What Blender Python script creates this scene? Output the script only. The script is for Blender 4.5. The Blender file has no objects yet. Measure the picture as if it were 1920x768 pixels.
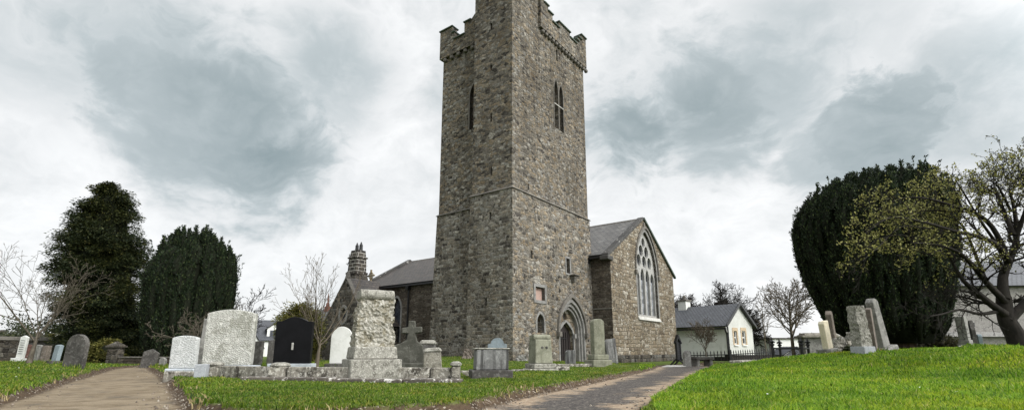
import bpy, bmesh, math, random
import numpy as np
from mathutils import Vector, Matrix, noise as mnoise
rnd = random.Random(7)
NR = np.random.default_rng(11)
scn = bpy.context.scene
COL = scn.collection
R = math.radians

# ------------------------------------------------------------------ camera
F, CXP, CYP, TH, CZ = 930.0, 960.0, 459.0, R(12), 0.7
cT, sT = math.cos(TH), math.sin(TH)
def W(px, py, Y):
    """point seen in the photo at px,py, at forward distance Y (metres)"""
    u, v = (px - CXP) / F, (CYP - py) / F
    k = Y / (cT - v * sT)
    return Vector((u * k, Y, CZ + (sT + v * cT) * k))
def G(px, py, z=0.0):
    """point of the level z seen at px,py"""
    u, v = (px - CXP) / F, (CYP - py) / F
    k = (z - CZ) / (sT + v * cT)
    return Vector((u * k, (cT - v * sT) * k, z))
cam = bpy.data.cameras.new('camera'); camo = bpy.data.objects.new('camera', cam); COL.objects.link(camo)
camo.location = (0, 0, CZ); camo.rotation_euler = (R(90) + TH, 0, 0)
cam.sensor_width = 36; cam.lens = F / 1920 * 36; cam.clip_end = 5000; cam.clip_start = .05
cam.shift_y = (CYP - 384) / 1920
scn.camera = camo

# ------------------------------------------------------------------ nodes
def nd(nt, typ, ins=None, **props):
    n = nt.nodes.new(typ)
    for k, v in props.items(): setattr(n, k, v)
    for k, v in (ins or {}).items():
        s = n.inputs[k]
        if isinstance(v, bpy.types.NodeSocket): nt.links.new(v, s)
        else:
            try: s.default_value = v
            except Exception: s.default_value = (*v, 1) if len(v) == 3 else v
    return n
def newmat(name):
    m = bpy.data.materials.new(name); m.use_nodes = True
    nt = m.node_tree; nt.nodes.clear()
    out = nt.nodes.new('ShaderNodeOutputMaterial')
    return m, nt, out
def C4(c): return (c[0], c[1], c[2], 1)
def mth(nt, op, a, b=0.0, clamp=False):
    n = nt.nodes.new('ShaderNodeMath'); n.operation = op; n.use_clamp = clamp
    for i, v in enumerate((a, b)):
        if isinstance(v, bpy.types.NodeSocket): nt.links.new(v, n.inputs[i])
        else: n.inputs[i].default_value = v
    return n.outputs[0]
def mix(nt, f, a, b, mode='MIX'):
    n = nt.nodes.new('ShaderNodeMixRGB'); n.blend_type = mode
    for k, v in (('Fac', f), ('Color1', a), ('Color2', b)):
        if isinstance(v, bpy.types.NodeSocket): nt.links.new(v, n.inputs[k])
        else: n.inputs[k].default_value = v if not isinstance(v, tuple) else C4(v)
    return n.outputs[0]
def sst(nt, v, a, b, lo=0.0, hi=1.0):
    n = nd(nt, 'ShaderNodeMapRange', interpolation_type='SMOOTHSTEP')
    nt.links.new(v, n.inputs['Value'])
    for k, x in (('From Min', a), ('From Max', b), ('To Min', lo), ('To Max', hi)): n.inputs[k].default_value = x
    return n.outputs[0]
def noi(nt, vec, scale, detail=4.0, rough=.55, dist=0.0):
    return nd(nt, 'ShaderNodeTexNoise', {'Vector': vec, 'Scale': scale, 'Detail': detail, 'Roughness': rough, 'Distortion': dist})
def ramp(nt, v, stops):
    n = nt.nodes.new('ShaderNodeValToRGB'); nt.links.new(v, n.inputs[0])
    e = n.color_ramp.elements
    while len(e) < len(stops): e.new(.5)
    for el, (p, c) in zip(e, stops): el.position = p; el.color = C4(c)
    return n.outputs[0]
def objco(nt): return nt.nodes.new('ShaderNodeTexCoord').outputs['Object']
def scaled(nt, vec, s):
    return nd(nt, 'ShaderNodeVectorMath', {0: vec, 1: s}, operation='MULTIPLY').outputs[0]
def bsdf(nt, out, color, rough=.85, normal=None, spec=.3, **kw):
    b = nt.nodes.new('ShaderNodeBsdfPrincipled')
    for k, v in (('Base Color', color), ('Roughness', rough), ('Specular IOR Level', spec)):
        if isinstance(v, bpy.types.NodeSocket): nt.links.new(v, b.inputs[k])
        else: b.inputs[k].default_value = C4(v) if isinstance(v, tuple) else v
    for k, v in kw.items(): b.inputs[k].default_value = v
    if normal is not None: nt.links.new(normal, b.inputs['Normal'])
    nt.links.new(b.outputs[0], out.inputs[0])
    return b
def bump(nt, h, strength=.5, dist=.02, normal=None):
    n = nd(nt, 'ShaderNodeBump', {'Height': h, 'Strength': strength, 'Distance': dist})
    if normal is not None: nt.links.new(normal, n.inputs['Normal'])
    return n.outputs[0]

def m_rubble(name, sx=.27, sz=.145, ramp_=None, mortar=(.2, .18, .15), mw=.09, rough_amp=.6, stain=.5, light=1.0, coursed=.0, holes=.7, warp=1.0, tan=.55):
    """rubble walling; coursed blends from random flat stones (0) to uneven squared courses (1)"""
    m, nt, out = newmat(name)
    oc = objco(nt)
    wob = noi(nt, oc, 2.6, 4, .6).outputs['Color']
    dv = nd(nt, 'ShaderNodeVectorMath', {0: wob, 1: (.5, .5, .5)}, operation='SUBTRACT').outputs[0]
    dv = scaled(nt, dv, (.3 * warp, .3 * warp, .22 * warp))
    v0 = nd(nt, 'ShaderNodeVectorMath', {0: oc, 1: dv}, operation='ADD').outputs[0]
    A = scaled(nt, v0, (1 / sx, 1 / sx, 1 / sz))
    va = nd(nt, 'ShaderNodeTexVoronoi', {'Vector': A, 'Scale': 1.0, 'Randomness': .8}, distance='MANHATTAN')
    vf2 = nd(nt, 'ShaderNodeTexVoronoi', {'Vector': A, 'Scale': 1.0, 'Randomness': .8}, distance='MANHATTAN', feature='F2')
    edA = mth(nt, 'MULTIPLY', mth(nt, 'SUBTRACT', vf2.outputs['Distance'], va.outputs['Distance']), .55)
    # uneven courses
    sp = nd(nt, 'ShaderNodeSeparateXYZ', {0: v0})
    zz = mth(nt, 'DIVIDE', sp.outputs[2], sz * 1.05); row = mth(nt, 'FLOOR', zz)
    rw = nd(nt, 'ShaderNodeTexWhiteNoise', {'W': row}, noise_dimensions='1D')
    uu = mth(nt, 'ADD', mth(nt, 'DIVIDE', mth(nt, 'ADD', sp.outputs[0], sp.outputs[1]), mth(nt, 'MULTIPLY', sx * 1.1, mth(nt, 'ADD', .65, mth(nt, 'MULTIPLY', rw.outputs['Value'], .8)))), mth(nt, 'MULTIPLY', rw.outputs['Value'], 17.3))
    u2 = mth(nt, 'ADD', uu, mth(nt, 'MULTIPLY', mth(nt, 'SINE', mth(nt, 'MULTIPLY', uu, 2.1)), .32))
    colm = mth(nt, 'FLOOR', u2)
    cid = nd(nt, 'ShaderNodeCombineXYZ', {0: colm, 1: row, 2: 3.7}).outputs[0]
    wn = nd(nt, 'ShaderNodeTexWhiteNoise', {'Vector': cid}, noise_dimensions='3D')
    fu, fz = mth(nt, 'FRACT', u2), mth(nt, 'FRACT', zz)
    eu = mth(nt, 'MULTIPLY', mth(nt, 'MINIMUM', fu, mth(nt, 'SUBTRACT', 1.0, fu)), sx / sz * .8); ez = mth(nt, 'MINIMUM', fz, mth(nt, 'SUBTRACT', 1.0, fz))
    edB = mth(nt, 'MINIMUM', eu, ez)
    pick = sst(nt, noi(nt, oc, 1.1, 3).outputs['Fac'], .62 - coursed * .3, .64 - coursed * .3)
    cell = mix(nt, pick, va.outputs['Color'], wn.outputs['Color'])
    edge = mth(nt, 'ADD', mth(nt, 'MULTIPLY', edA, mth(nt, 'SUBTRACT', 1.0, pick)), mth(nt, 'MULTIPLY', edB, pick))
    sep = nd(nt, 'ShaderNodeSeparateColor', {0: cell})
    stops = ramp_ or [(0, (.05, .045, .041)), (.2, (.12, .11, .096)), (.5, (.185, .17, .146)), (.66, (.225, .198, .16)), (.82, (.22, .216, .204)), (1, (.37, .35, .31))]
    col = ramp(nt, sep.outputs[0], stops)
    col = mix(nt, mth(nt, 'MULTIPLY', sst(nt, sep.outputs[2], .7, .8), tan), col, (.3, .235, .155))
    fine = noi(nt, oc, 8, 7, .75).outputs['Fac']
    col = mix(nt, .75, col, mix(nt, 1.0, col, ramp(nt, fine, [(.33, (.26, .25, .24)), (.67, (1.75, 1.72, 1.67))]), 'MULTIPLY'))
    mm = sst(nt, mth(nt, 'ADD', edge, mth(nt, 'MULTIPLY', mth(nt, 'SUBTRACT', fine, .5), .2)), mw * .2, mw, 1, 0)
    mm = mth(nt, 'MULTIPLY', mm, sst(nt, noi(nt, oc, 1.7, 4, .6).outputs['Fac'], .3, .6, .25, 1))
    col = mix(nt, mth(nt, 'MULTIPLY', mm, .85), col, mortar)
    hole = sst(nt, noi(nt, scaled(nt, oc, (1, 1, 1.7)), 5.2, 3, .55).outputs['Fac'], .64, .68)
    col = mix(nt, mth(nt, 'MULTIPLY', hole, holes), col, (.03, .026, .022))
    st = sst(nt, noi(nt, scaled(nt, oc, (.5, .5, .16)), 1.0, 6, .7).outputs['Fac'], .4, .66)
    col = mix(nt, mth(nt, 'MULTIPLY', st, stain), col, mix(nt, 1.0, col, (.45, .43, .40), 'MULTIPLY'))
    lic = sst(nt, noi(nt, oc, 6.5, 7, .8).outputs['Fac'], .64, .69)
    col = mix(nt, mth(nt, 'MULTIPLY', lic, .7), col, (.5, .485, .43))
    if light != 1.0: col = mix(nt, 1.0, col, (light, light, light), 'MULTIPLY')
    h = mth(nt, 'ADD', sst(nt, edge, 0, .2), mth(nt, 'MULTIPLY', sep.outputs[1], .6))
    h = mth(nt, 'ADD', h, mth(nt, 'MULTIPLY', fine, rough_amp))
    h = mth(nt, 'SUBTRACT', h, mth(nt, 'MULTIPLY', hole, 1.2 * holes))
    bsdf(nt, out, col, .92, bump(nt, h, .8, .05), .12)
    return m
def m_stone(name, base, dark=None, pale=None, pale_amt=.5, dark_amt=.5, scale=1.0, rough=.85, bmp=.35, streak=0.0, tool=0.0, grain=1.0, spec=.25, plo=.52):
    m, nt, out = newmat(name)
    oc = objco(nt)
    info = nt.nodes.new('ShaderNodeObjectInfo')
    off = nd(nt, 'ShaderNodeVectorMath', {0: oc, 1: scaled(nt, info.outputs['Location'], (1.7, 1.3, .9))}, operation='ADD').outputs[0]
    dark = dark or tuple(c * .45 for c in base); pale = pale or tuple(min(.75, c * 1.7) for c in base)
    n1 = noi(nt, off, 3.2 * scale, 6, .62).outputs['Fac']
    n2 = noi(nt, off, 11 * scale, 6, .7).outputs['Fac']
    n3 = noi(nt, off, 90, 3, .7).outputs['Fac']
    col = mix(nt, mth(nt, 'MULTIPLY', sst(nt, n1, .46, .6), dark_amt), base, dark)
    col = mix(nt, mth(nt, 'MULTIPLY', sst(nt, n2, plo, plo + .08), pale_amt), col, pale)
    n4 = noi(nt, off, 24 * scale, 5, .7).outputs['Fac']
    col = mix(nt, mth(nt, 'MULTIPLY', sst(nt, n4, .57, .64), dark_amt * .8), col, dark)
    if streak:
        s = sst(nt, noi(nt, scaled(nt, off, (9, 9, .7)), 1.0, 4, .6).outputs['Fac'], .45, .7)
        col = mix(nt, mth(nt, 'MULTIPLY', s, streak), col, dark)
    col = mix(nt, .35 * grain, col, mix(nt, 1.0, col, ramp(nt, n3, [(.3, (.4, .4, .4)), (.7, (1.6, 1.6, 1.6))]), 'MULTIPLY'))
    h = mth(nt, 'ADD', n2, mth(nt, 'MULTIPLY', n3, .25))
    if tool:
        tw = nd(nt, 'ShaderNodeTexVoronoi', {'Vector': scaled(nt, off, (30, 30, 48)), 'Scale': 1.0}, feature='SMOOTH_F1').outputs['Distance']
        h = mth(nt, 'ADD', h, mth(nt, 'MULTIPLY', tw, tool))
        col = mix(nt, .5, col, mix(nt, 1.0, col, ramp(nt, tw, [(.25, (.82, .82, .8)), (.6, (1.15, 1.15, 1.15))]), 'MULTIPLY'))
    bsdf(nt, out, col, rough, bump(nt, h, bmp, .03 if not tool else .035), spec)
    return m
def m_plain(name, col, rough=.6, var=.25, scale=6, spec=.4, metallic=0.0, bmp=.1):
    m, nt, out = newmat(name); oc = objco(nt)
    n1 = noi(nt, oc, scale, 6, .65).outputs['Fac']
    c = mix(nt, sst(nt, n1, .35, .7), tuple(x * (1 - var) for x in col), tuple(min(1, x * (1 + var)) for x in col))
    bsdf(nt, out, c, rough, bump(nt, n1, bmp, .01), spec, Metallic=metallic)
    return m
def m_slate(name, base, alt, pale, row=.24, wid=.34, pale_amt=.5, moss=None):
    m, nt, out = newmat(name)
    uv = nt.nodes.new('ShaderNodeUVMap').outputs[0]
    br = nd(nt, 'ShaderNodeTexBrick', {'Vector': uv, 'Scale': 1.0, 'Brick Width': wid, 'Row Height': row, 'Mortar Size': .028, 'Mortar Smooth': .2, 'Bias': 0.0,
            'Color1': C4(base), 'Color2': C4(alt), 'Mortar': (.015, .015, .016, 1)}, offset=.5)
    n = noi(nt, uv, 1.1, 6, .68).outputs['Fac']; n2 = noi(nt, scaled(nt, uv, (3, .9, 1)), 1.0, 5, .7).outputs['Fac']
    col = mix(nt, mth(nt, 'MULTIPLY', sst(nt, n, .52, .72), pale_amt), br.outputs['Color'], pale)
    col = mix(nt, mth(nt, 'MULTIPLY', sst(nt, n2, .4, .7), .5), col, mix(nt, 1.0, col, (.5, .5, .5), 'MULTIPLY'))
    if moss: col = mix(nt, mth(nt, 'MULTIPLY', sst(nt, noi(nt, uv, 3.5, 5).outputs['Fac'], .56, .66), .6), col, moss)
    # each row tilts: saw-tooth height
    sy = nd(nt, 'ShaderNodeSeparateXYZ', {0: uv}).outputs[1]
    saw = mth(nt, 'FRACT', mth(nt, 'DIVIDE', sy, row))
    h = mth(nt, 'ADD', mth(nt, 'MULTIPLY', saw, -1.0), mth(nt, 'MULTIPLY', br.outputs['Fac'], -.5))
    bsdf(nt, out, col, .55, bump(nt, h, .6, .03), .4)
    return m
def m_leaf(name, stops, trans=.25, rough=.6, big=None):
    m, nt, out = newmat(name)
    geo = nt.nodes.new('ShaderNodeNewGeometry')
    col = ramp(nt, geo.outputs['Random Per Island'], stops)
    if big:
        oc = objco(nt)
        f = sst(nt, noi(nt, oc, big[0], 3).outputs['Fac'], .4, .65)
        col = mix(nt, f, col, mix(nt, 1.0, col, big[1], 'MULTIPLY'))
    d = nd(nt, 'ShaderNodeBsdfPrincipled', {'Base Color': col, 'Roughness': rough, 'Specular IOR Level': .25})
    t = nd(nt, 'ShaderNodeBsdfTranslucent', {'Color': col})
    mx = nd(nt, 'ShaderNodeMixShader', {0: trans, 1: d.outputs[0], 2: t.outputs[0]})
    nt.links.new(mx.outputs[0], out.inputs[0])
    return m
def m_bark(name, a, b, sc=6):
    m, nt, out = newmat(name); oc = objco(nt)
    n = noi(nt, scaled(nt, oc, (sc, sc, sc * .35)), 1.0, 6, .7).outputs['Fac']
    n2 = noi(nt, oc, 1.7, 4).outputs['Fac']
    c = mix(nt, sst(nt, n, .3, .7), a, b)
    c = mix(nt, mth(nt, 'MULTIPLY', sst(nt, n2, .45, .65), .5), c, mix(nt, 1.0, c, (.55, .6, .5), 'MULTIPLY'))
    bsdf(nt, out, c, .9, bump(nt, n, .6, .02), .15)
    return m

M = {}
M['rubble'] = m_rubble('tower rubble', coursed=.15, light=.82, stain=.7)
M['rubble_low'] = m_rubble('tower lower rubble', sx=.29, sz=.165, mortar=(.27, .25, .215), mw=.12, stain=.5, light=.9, coursed=.25)
M['rubble_left'] = m_rubble('damp lower rubble', sx=.27, sz=.16, mortar=(.33, .315, .28), mw=.13, stain=.7, light=.86, coursed=.5, tan=.15)
M['rubble_nave'] = m_rubble('nave wall', sx=.5, sz=.15, mortar=(.12, .108, .094), stain=.85, light=.7, coursed=.4, tan=.1,
    ramp_=[(0, (.09, .077, .064)), (.5, (.13, .112, .092)), (.9, (.17, .15, .125)), (1, (.24, .22, .19))])
M['rubble_gable'] = m_rubble('gable squared rubble', sx=.36, sz=.23, mortar=(.13, .115, .095), mw=.1, stain=.3, rough_amp=.5, coursed=.5, holes=.35, warp=1.1, light=.74, tan=.3,
    ramp_=[(0, (.13, .105, .078)), (.3, (.24, .2, .145)), (.55, (.28, .238, .18)), (.8, (.32, .292, .24)), (1, (.5, .47, .41))])
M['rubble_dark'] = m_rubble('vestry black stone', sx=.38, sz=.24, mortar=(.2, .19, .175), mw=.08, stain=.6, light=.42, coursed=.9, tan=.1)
M['cut'] = m_stone('dressed limestone', (.2, .195, .185), pale_amt=.35, dark_amt=.5, bmp=.2)
M['cut_dark'] = m_stone('weathered corbel stone', (.13, .12, .105), pale_amt=.3)
M['coping'] = m_stone('mossy coping stone', (.075, .095, .08), pale=(.14, .17, .14), pale_amt=.4)
M['cope_lichen'] = m_stone('lichen spotted coping', (.06, .058, .055), dark=(.03, .03, .03), pale=(.75, .74, .7), pale_amt=.8, scale=.3, plo=.6)
M['sill'] = m_stone('pale sill', (.42, .41, .38), pale_amt=.4)
M['tracery'] = m_stone('tracery stone', (.3, .295, .28), pale=(.5, .49, .46), pale_amt=.5, bmp=.15)
M['slate'] = m_slate('nave slate', (.075, .072, .068), (.14, .132, .122), (.36, .36, .35), pale_amt=.45, row=.3, wid=.42)
M['slate_brown'] = m_slate('back nave slate', (.036, .03, .026), (.075, .06, .05), (.15, .13, .11), row=.27, wid=.4, pale_amt=.35, moss=(.06, .05, .035))
M['slate_blue'] = m_slate('cottage slate', (.075, .08, .092), (.1, .105, .118), (.16, .16, .17), row=.2, wid=.3, pale_amt=.2)
M['black'] = m_plain('black painted iron', (.012, .012, .013), .45, .3)
M['void'] = m_plain('dark interior', (.006, .006, .006), .9, .1)
M['door'] = m_plain('dark door', (.016, .011, .010), .6, .4, 10)
M['pink'] = m_plain('pink boarding', (.36, .25, .21), .8, .12, 20)
M['glass'] = m_plain('old leaded glass', (.05, .055, .065), .18, .4, 5, .6)
M['glass_streak'] = m_plain('painted glass reflection', (.24, .25, .27), .22, .6, 3, .6)  # the reflection is put into this pale colour
M['render'] = m_stone('cottage render', (.60, .605, .575), dark=(.4, .405, .36), pale=(.68, .68, .66), pale_amt=.35, dark_amt=.5, scale=.16, bmp=.08, grain=.25)
M['render2'] = m_stone('cottage gable render', (.53, .535, .505), dark=(.43, .435, .405), pale=(.58, .58, .56), pale_amt=.3, dark_amt=.4, scale=.25, bmp=.08, grain=.2)
M['pebble'] = m_stone('pebble dash render', (.25, .24, .222), pale=(.38, .368, .345), pale_amt=.7, dark_amt=.4, scale=1.3, bmp=.7)
M['white'] = m_plain('white paint', (.72, .72, .7), .6, .08)
M['brickq'] = m_plain('buff brick surround', (.46, .36, .24), .8, .2, 14)
M['wood'] = m_plain('dark weathered wood', (.035, .03, .027), .7, .4, 9)
M['white_marble'] = m_stone('white marble', (.6, .6, .575), dark=(.38, .385, .35), pale=(.68, .68, .66), dark_amt=.35, pale_amt=.3, scale=.8, bmp=.06, grain=.2, streak=.15)
M['pitched_white'] = m_stone('pale pitched granite', (.44, .45, .445), dark=(.42, .43, .42), dark_amt=.3, pale_amt=.35, tool=1.6, bmp=.55, scale=.8)
M['pitched_grey'] = m_stone('lichened pitched granite', (.43, .425, .395), dark=(.2, .2, .16), dark_amt=.55, pale_amt=.4, tool=1.8, bmp=.6, streak=.35, scale=.8)
M['lichen'] = m_stone('lichened grey granite', (.255, .246, .214), dark=(.08, .074, .06), pale=(.56, .545, .49), dark_amt=.65, pale_amt=.5, scale=2.6, bmp=.6)
M['rockface'] = m_stone('rock faced granite', (.29, .276, .235), dark=(.15, .13, .08), pale=(.58, .565, .52), dark_amt=.7, pale_amt=.6, scale=1.5, bmp=.8)
M['kerb'] = m_stone('old kerb stone', (.25, .232, .195), dark=(.045, .04, .032), pale=(.62, .6, .53), dark_amt=.9, pale_amt=.65, scale=1.3, bmp=.7, streak=.6)
M['step'] = m_stone('dark step with white lichen', (.11, .095, .08), dark=(.04, .035, .03), pale=(.66, .64, .6), pale_amt=.8, dark_amt=.6, scale=.8, bmp=.6)
M['grey'] = m_stone('grey limestone', (.22, .215, .2), dark=(.08, .078, .07), pale=(.38, .37, .34), dark_amt=.6, pale_amt=.45, streak=.3)
M['greydark'] = m_stone('dark headstone', (.075, .07, .064), dark=(.03, .028, .026), pale=(.22, .215, .2), dark_amt=.6, pale_amt=.35)
M['streaked'] = m_stone('streaked limestone', (.2, .2, .195), dark=(.035, .034, .033), pale=(.36, .36, .35), dark_amt=.4, pale_amt=.35, streak=.9)
M['greenish'] = m_stone('green algae stone', (.21, .21, .158), dark=(.1, .103, .073), pale=(.31, .305, .25), dark_amt=.55, pale_amt=.4, streak=.5)
M['cream'] = m_stone('cream stone', (.62, .56, .42), dark=(.42, .38, .26), pale=(.72, .7, .62), pale_amt=.4, dark_amt=.45, streak=.4, bmp=.1)
M['brownstone'] = m_stone('brown stone', (.15, .125, .105), dark=(.07, .06, .05), pale=(.3, .27, .24), pale_amt=.4, streak=.3)
M['granite_blue'] = m_stone('speckled blue granite', (.31, .325, .345), dark=(.2, .21, .225), pale=(.44, .455, .48), pale_amt=.4, dark_amt=.3, scale=2, bmp=.1)
M['ledge'] = m_stone('pale blue grey ledge', (.4, .43, .46), pale_amt=.2, dark_amt=.3, bmp=.08)
M['speckle'] = m_stone('speckled dark granite', (.22, .205, .17), dark=(.07, .064, .05), pale=(.4, .385, .34), dark_amt=.6, pale_amt=.5, scale=2.2, bmp=.6)
M['cross'] = m_stone('dark mossy limestone', (.08, .079, .066), dark=(.036, .036, .028), pale=(.18, .178, .155), dark_amt=.6, pale_amt=.4, streak=.3)
M['bluegrey'] = m_stone('blue grey slate stone', (.19, .23, .25), dark=(.11, .13, .14), pale=(.3, .34, .35), pale_amt=.3, dark_amt=.5, streak=.35, bmp=.12)
M['polished'] = m_plain('polished black granite', (.005, .005, .006), .4, .3, 3, .12, 0, .01)
M['engrave'] = m_plain('engraved dark lines', (.12, .12, .12), .8)
M['path_tan'] = None

# ------------------------------------------------------------------ mesh tools
def obj(name, me, mat=None, parent=None, loc=None, rz=0):
    o = bpy.data.objects.new(name, me); COL.objects.link(o)
    if mat is not None and not me.materials: me.materials.append(mat)
    if parent: o.parent = parent
    if loc is not None: o.location = loc
    if rz: o.rotation_euler.z = rz
    return o
def tag(o, label=None, cat=None, group=None, kind=None):
    for k, v in (('label', label), ('category', cat), ('group', group), ('kind', kind)):
        if v: o[k] = v
    return o
def empty(name, loc, rz=0, label=None, cat=None, group=None, lean=(0, 0)):
    o = bpy.data.objects.new(name, None); COL.objects.link(o)
    o.location = loc; o.rotation_euler = (lean[0], lean[1], rz); o.empty_display_size = .2
    return tag(o, label, cat, group)
def np_mesh(name, V, quads=None, tris=None, smooth=False):
    me = bpy.data.meshes.new(name)
    V = np.asarray(V, dtype=np.float32).reshape(-1, 3)
    q = np.zeros((0, 4), int) if quads is None else np.asarray(quads).reshape(-1, 4)
    t = np.zeros((0, 3), int) if tris is None else np.asarray(tris).reshape(-1, 3)
    me.vertices.add(len(V)); me.vertices.foreach_set('co', V.ravel())
    L = np.concatenate([q.ravel(), t.ravel()]).astype(np.int32)
    me.loops.add(len(L)); me.loops.foreach_set('vertex_index', L)
    st = np.concatenate([np.arange(len(q)) * 4, len(q) * 4 + np.arange(len(t)) * 3]).astype(np.int32)
    me.polygons.add(len(st)); me.polygons.foreach_set('loop_start', st)
    if smooth: me.polygons.foreach_set('use_smooth', np.ones(len(st), bool))
    me.update(calc_edges=True); me.validate()
    return me
class MB:
    def __init__(s): s.v = []; s.f = []; s.uv = {}
    def add(s, vs, fs, uvs=None):
        n = len(s.v); s.v += [tuple(v) for v in vs]
        for i, f in enumerate(fs):
            s.f.append(tuple(n + k for k in f))
            if uvs: s.uv[len(s.f) - 1] = uvs[i]
        return s
    def box(s, x0, x1, y0, y1, z0, z1, top=None):
        t = top or (x0, x1, y0, y1)
        v = [(x0, y0, z0), (x1, y0, z0), (x1, y1, z0), (x0, y1, z0), (t[0], t[2], z1), (t[1], t[2], z1), (t[1], t[3], z1), (t[0], t[3], z1)]
        return s.add(v, [(3, 2, 1, 0), (4, 5, 6, 7), (0, 1, 5, 4), (1, 2, 6, 5), (2, 3, 7, 6), (3, 0, 4, 7)])
    def prism(s, prof, a, b, to=None):
        """2-D outline (counter-clockwise seen from -y) in x,z swept from y=a to y=b; to(u,d,v) maps it elsewhere"""
        to = to or (lambda u, d, v: (u, d, v))
        n = len(prof)
        v = [to(x, a, z) for x, z in prof] + [to(x, b, z) for x, z in prof]
        f = [tuple(range(n)), tuple(reversed(range(n, 2 * n)))]
        f += [(i, n + i, n + (i + 1) % n, (i + 1) % n) for i in range(n)]
        return s.add(v, f)
    def tube(s, pts, rad, k=6):
        pts = [Vector(p) for p in pts]
        if not hasattr(rad, '__len__'): rad = [rad] * len(pts)
        n0 = len(s.v); rings = []
        for i, p in enumerate(pts):
            t = (pts[min(i + 1, len(pts) - 1)] - pts[max(i - 1, 0)]).normalized()
            ref = Vector((0, 0, 1)) if abs(t.z) < .9 else Vector((1, 0, 0))
            a = t.cross(ref).normalized(); b = t.cross(a)
            rings.append([p + (a * math.cos(6.2832 * j / k) + b * math.sin(6.2832 * j / k)) * rad[i] for j in range(k)])
        v = [q for r in rings for q in r]
        f = [(i * k + j, i * k + (j + 1) % k, (i + 1) * k + (j + 1) % k, (i + 1) * k + j) for i in range(len(pts) - 1) for j in range(k)]
        f += [tuple(reversed(range(k))), tuple(range((len(pts) - 1) * k, len(pts) * k))]
        return s.add(v, f)
    def lathe(s, prof, k=16, c=(0, 0)):
        v = [(c[0] + r * math.cos(6.2832 * j / k), c[1] + r * math.sin(6.2832 * j / k), z) for r, z in prof for j in range(k)]
        n = len(prof)
        f = [(i * k + j, i * k + (j + 1) % k, (i + 1) * k + (j + 1) % k, (i + 1) * k + j) for i in range(n - 1) for j in range(k)]
        f += [tuple(reversed(range(k))), tuple(range((n - 1) * k, n * k))]
        return s.add(v, f)
    def mesh(s, name):
        me = bpy.data.meshes.new(name); me.from_pydata(s.v, [], s.f)
        if s.uv:
            l = me.uv_layers.new(name='UVMap')
            for fi, uvs in s.uv.items():
                for li, uv in zip(me.polygons[fi].loop_indices, uvs): l.data[li].uv = uv
        bm = bmesh.new(); bm.from_mesh(me); bmesh.ops.recalc_face_normals(bm, faces=bm.faces); bm.to_mesh(me); bm.free()
        me.update(); return me
    def build(s, name, mat, parent=None, loc=None, rz=0, bevel=0, seg=1):
        o = obj(name, s.mesh(name), mat, parent, loc, rz)
        if bevel:
            b = o.modifiers.new('bevel', 'BEVEL'); b.width = bevel; b.segments = seg; b.limit_method = 'ANGLE'; b.angle_limit = R(35)
        return o
def wall_holes(mb, outer, holes, to, depth):
    """flat wall face (u,v outline) with openings and their reveals; to(u,d,v) -> point"""
    bm = bmesh.new()
    def loop(pts):
        vs = [bm.verts.new((p[0], 0, p[1])) for p in pts]
        return [bm.edges.new((vs[i], vs[(i + 1) % len(vs)])) for i in range(len(vs))]
    ed = loop(outer)
    for h in holes: ed += loop(h)
    bmesh.ops.triangle_fill(bm, edges=ed, use_beauty=True)
    bm.verts.ensure_lookup_table(); bm.verts.index_update()
    mb.add([to(v.co.x, 0, v.co.z) for v in bm.verts], [tuple(v.index for v in f.verts) for f in bm.faces]); bm.free()
    for i, h in enumerate(holes):
        d = depth[i] if hasattr(depth, '__len__') else depth
        n = len(h)
        mb.add([to(u, 0, v) for u, v in h] + [to(u, d, v) for u, v in h], [(j, (j + 1) % n, n + (j + 1) % n, n + j) for j in range(n)])
def rect(u0, u1, v0, v1): return [(u0, v0), (u1, v0), (u1, v1), (u0, v1)]
def pointed(cx, w, zb, zs, za, n=9):
    h = za - zs; a = w / 2; Rr = (a * a + h * h) / (2 * a)
    pts = [(cx - a, zb), (cx + a, zb)]
    c = cx + a - Rr; th = math.asin(min(1, h / Rr))
    arc = [(c + Rr * math.cos(th * i / n), zs + Rr * math.sin(th * i / n)) for i in range(n + 1)]
    pts += arc
    pts += [(2 * cx - u, v) for u, v in reversed(arc[:-1])]
    return pts
def ell(cx, cz, a, b, n=14): return [(cx + a * math.cos(6.2832 * i / n), cz + b * math.sin(6.2832 * i / n)) for i in range(n)]
def band(mb, inner, outer, d0, d1, to):
    """open arch band between two equally long polylines, from depth d0 to d1"""
    n = len(inner)
    v = [to(u, d, w) for d in (d0, d1) for line in (inner, outer) for u, w in line]
    f = []
    for i in range(n - 1):
        a, b, c, d = i, n + i, 2 * n + i, 3 * n + i
        f += [(a, a + 1, b + 1, b), (c, d, d + 1, c + 1), (a, c, c + 1, a + 1), (b, b + 1, d + 1, d)]
    f += [(0, n, 3 * n, 2 * n), (n - 1, 3 * n - 1, 4 * n - 1, 2 * n - 1)]
    mb.add(v, f)

BASES = []
CP = []          # ground control points x, y, z (lawn level)
def ground_at(px, py, Y, reg=True):
    p = W(px, py, Y)
    if reg: CP.append((p.x, p.y, p.z))
    return p

# ------------------------------------------------------------------ church
AC = R(53.33)
OC = W(960, 677, 25.0)
church = empty('church', OC, AC, 'grey stone church with a tall square crenellated tower and slate roofed nave', 'church')
RW = lambda u, d, v: (u, d, v)                       # walls facing the door side
def FR(y0): return lambda u, d, v: (u, y0 + d, v)
def FL(x0): return lambda u, d, v: (x0 + d, u, v)    # walls facing the path side
def reg_local(x, y, z):
    q = Matrix.Rotation(AC, 3, 'Z') @ Vector((x, y, 0)); CP.append((OC.x + q.x, OC.y + q.y, OC.z + z))
for p in ((0, 0, 0), (3, -.2, -.03), (5.9, -.3, -.1), (8.3, -.3, -.25), (8.35, -1.6, -.33), (14, -1.7, -.38), (20, -1.7, -.42), (-.2, 1.5, .12), (0, 2.8, .22), (1.6, 5, .18), (1.6, 7, .12), (7, 15, -.1), (4.6, 20, -.3)): reg_local(*p)

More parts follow.
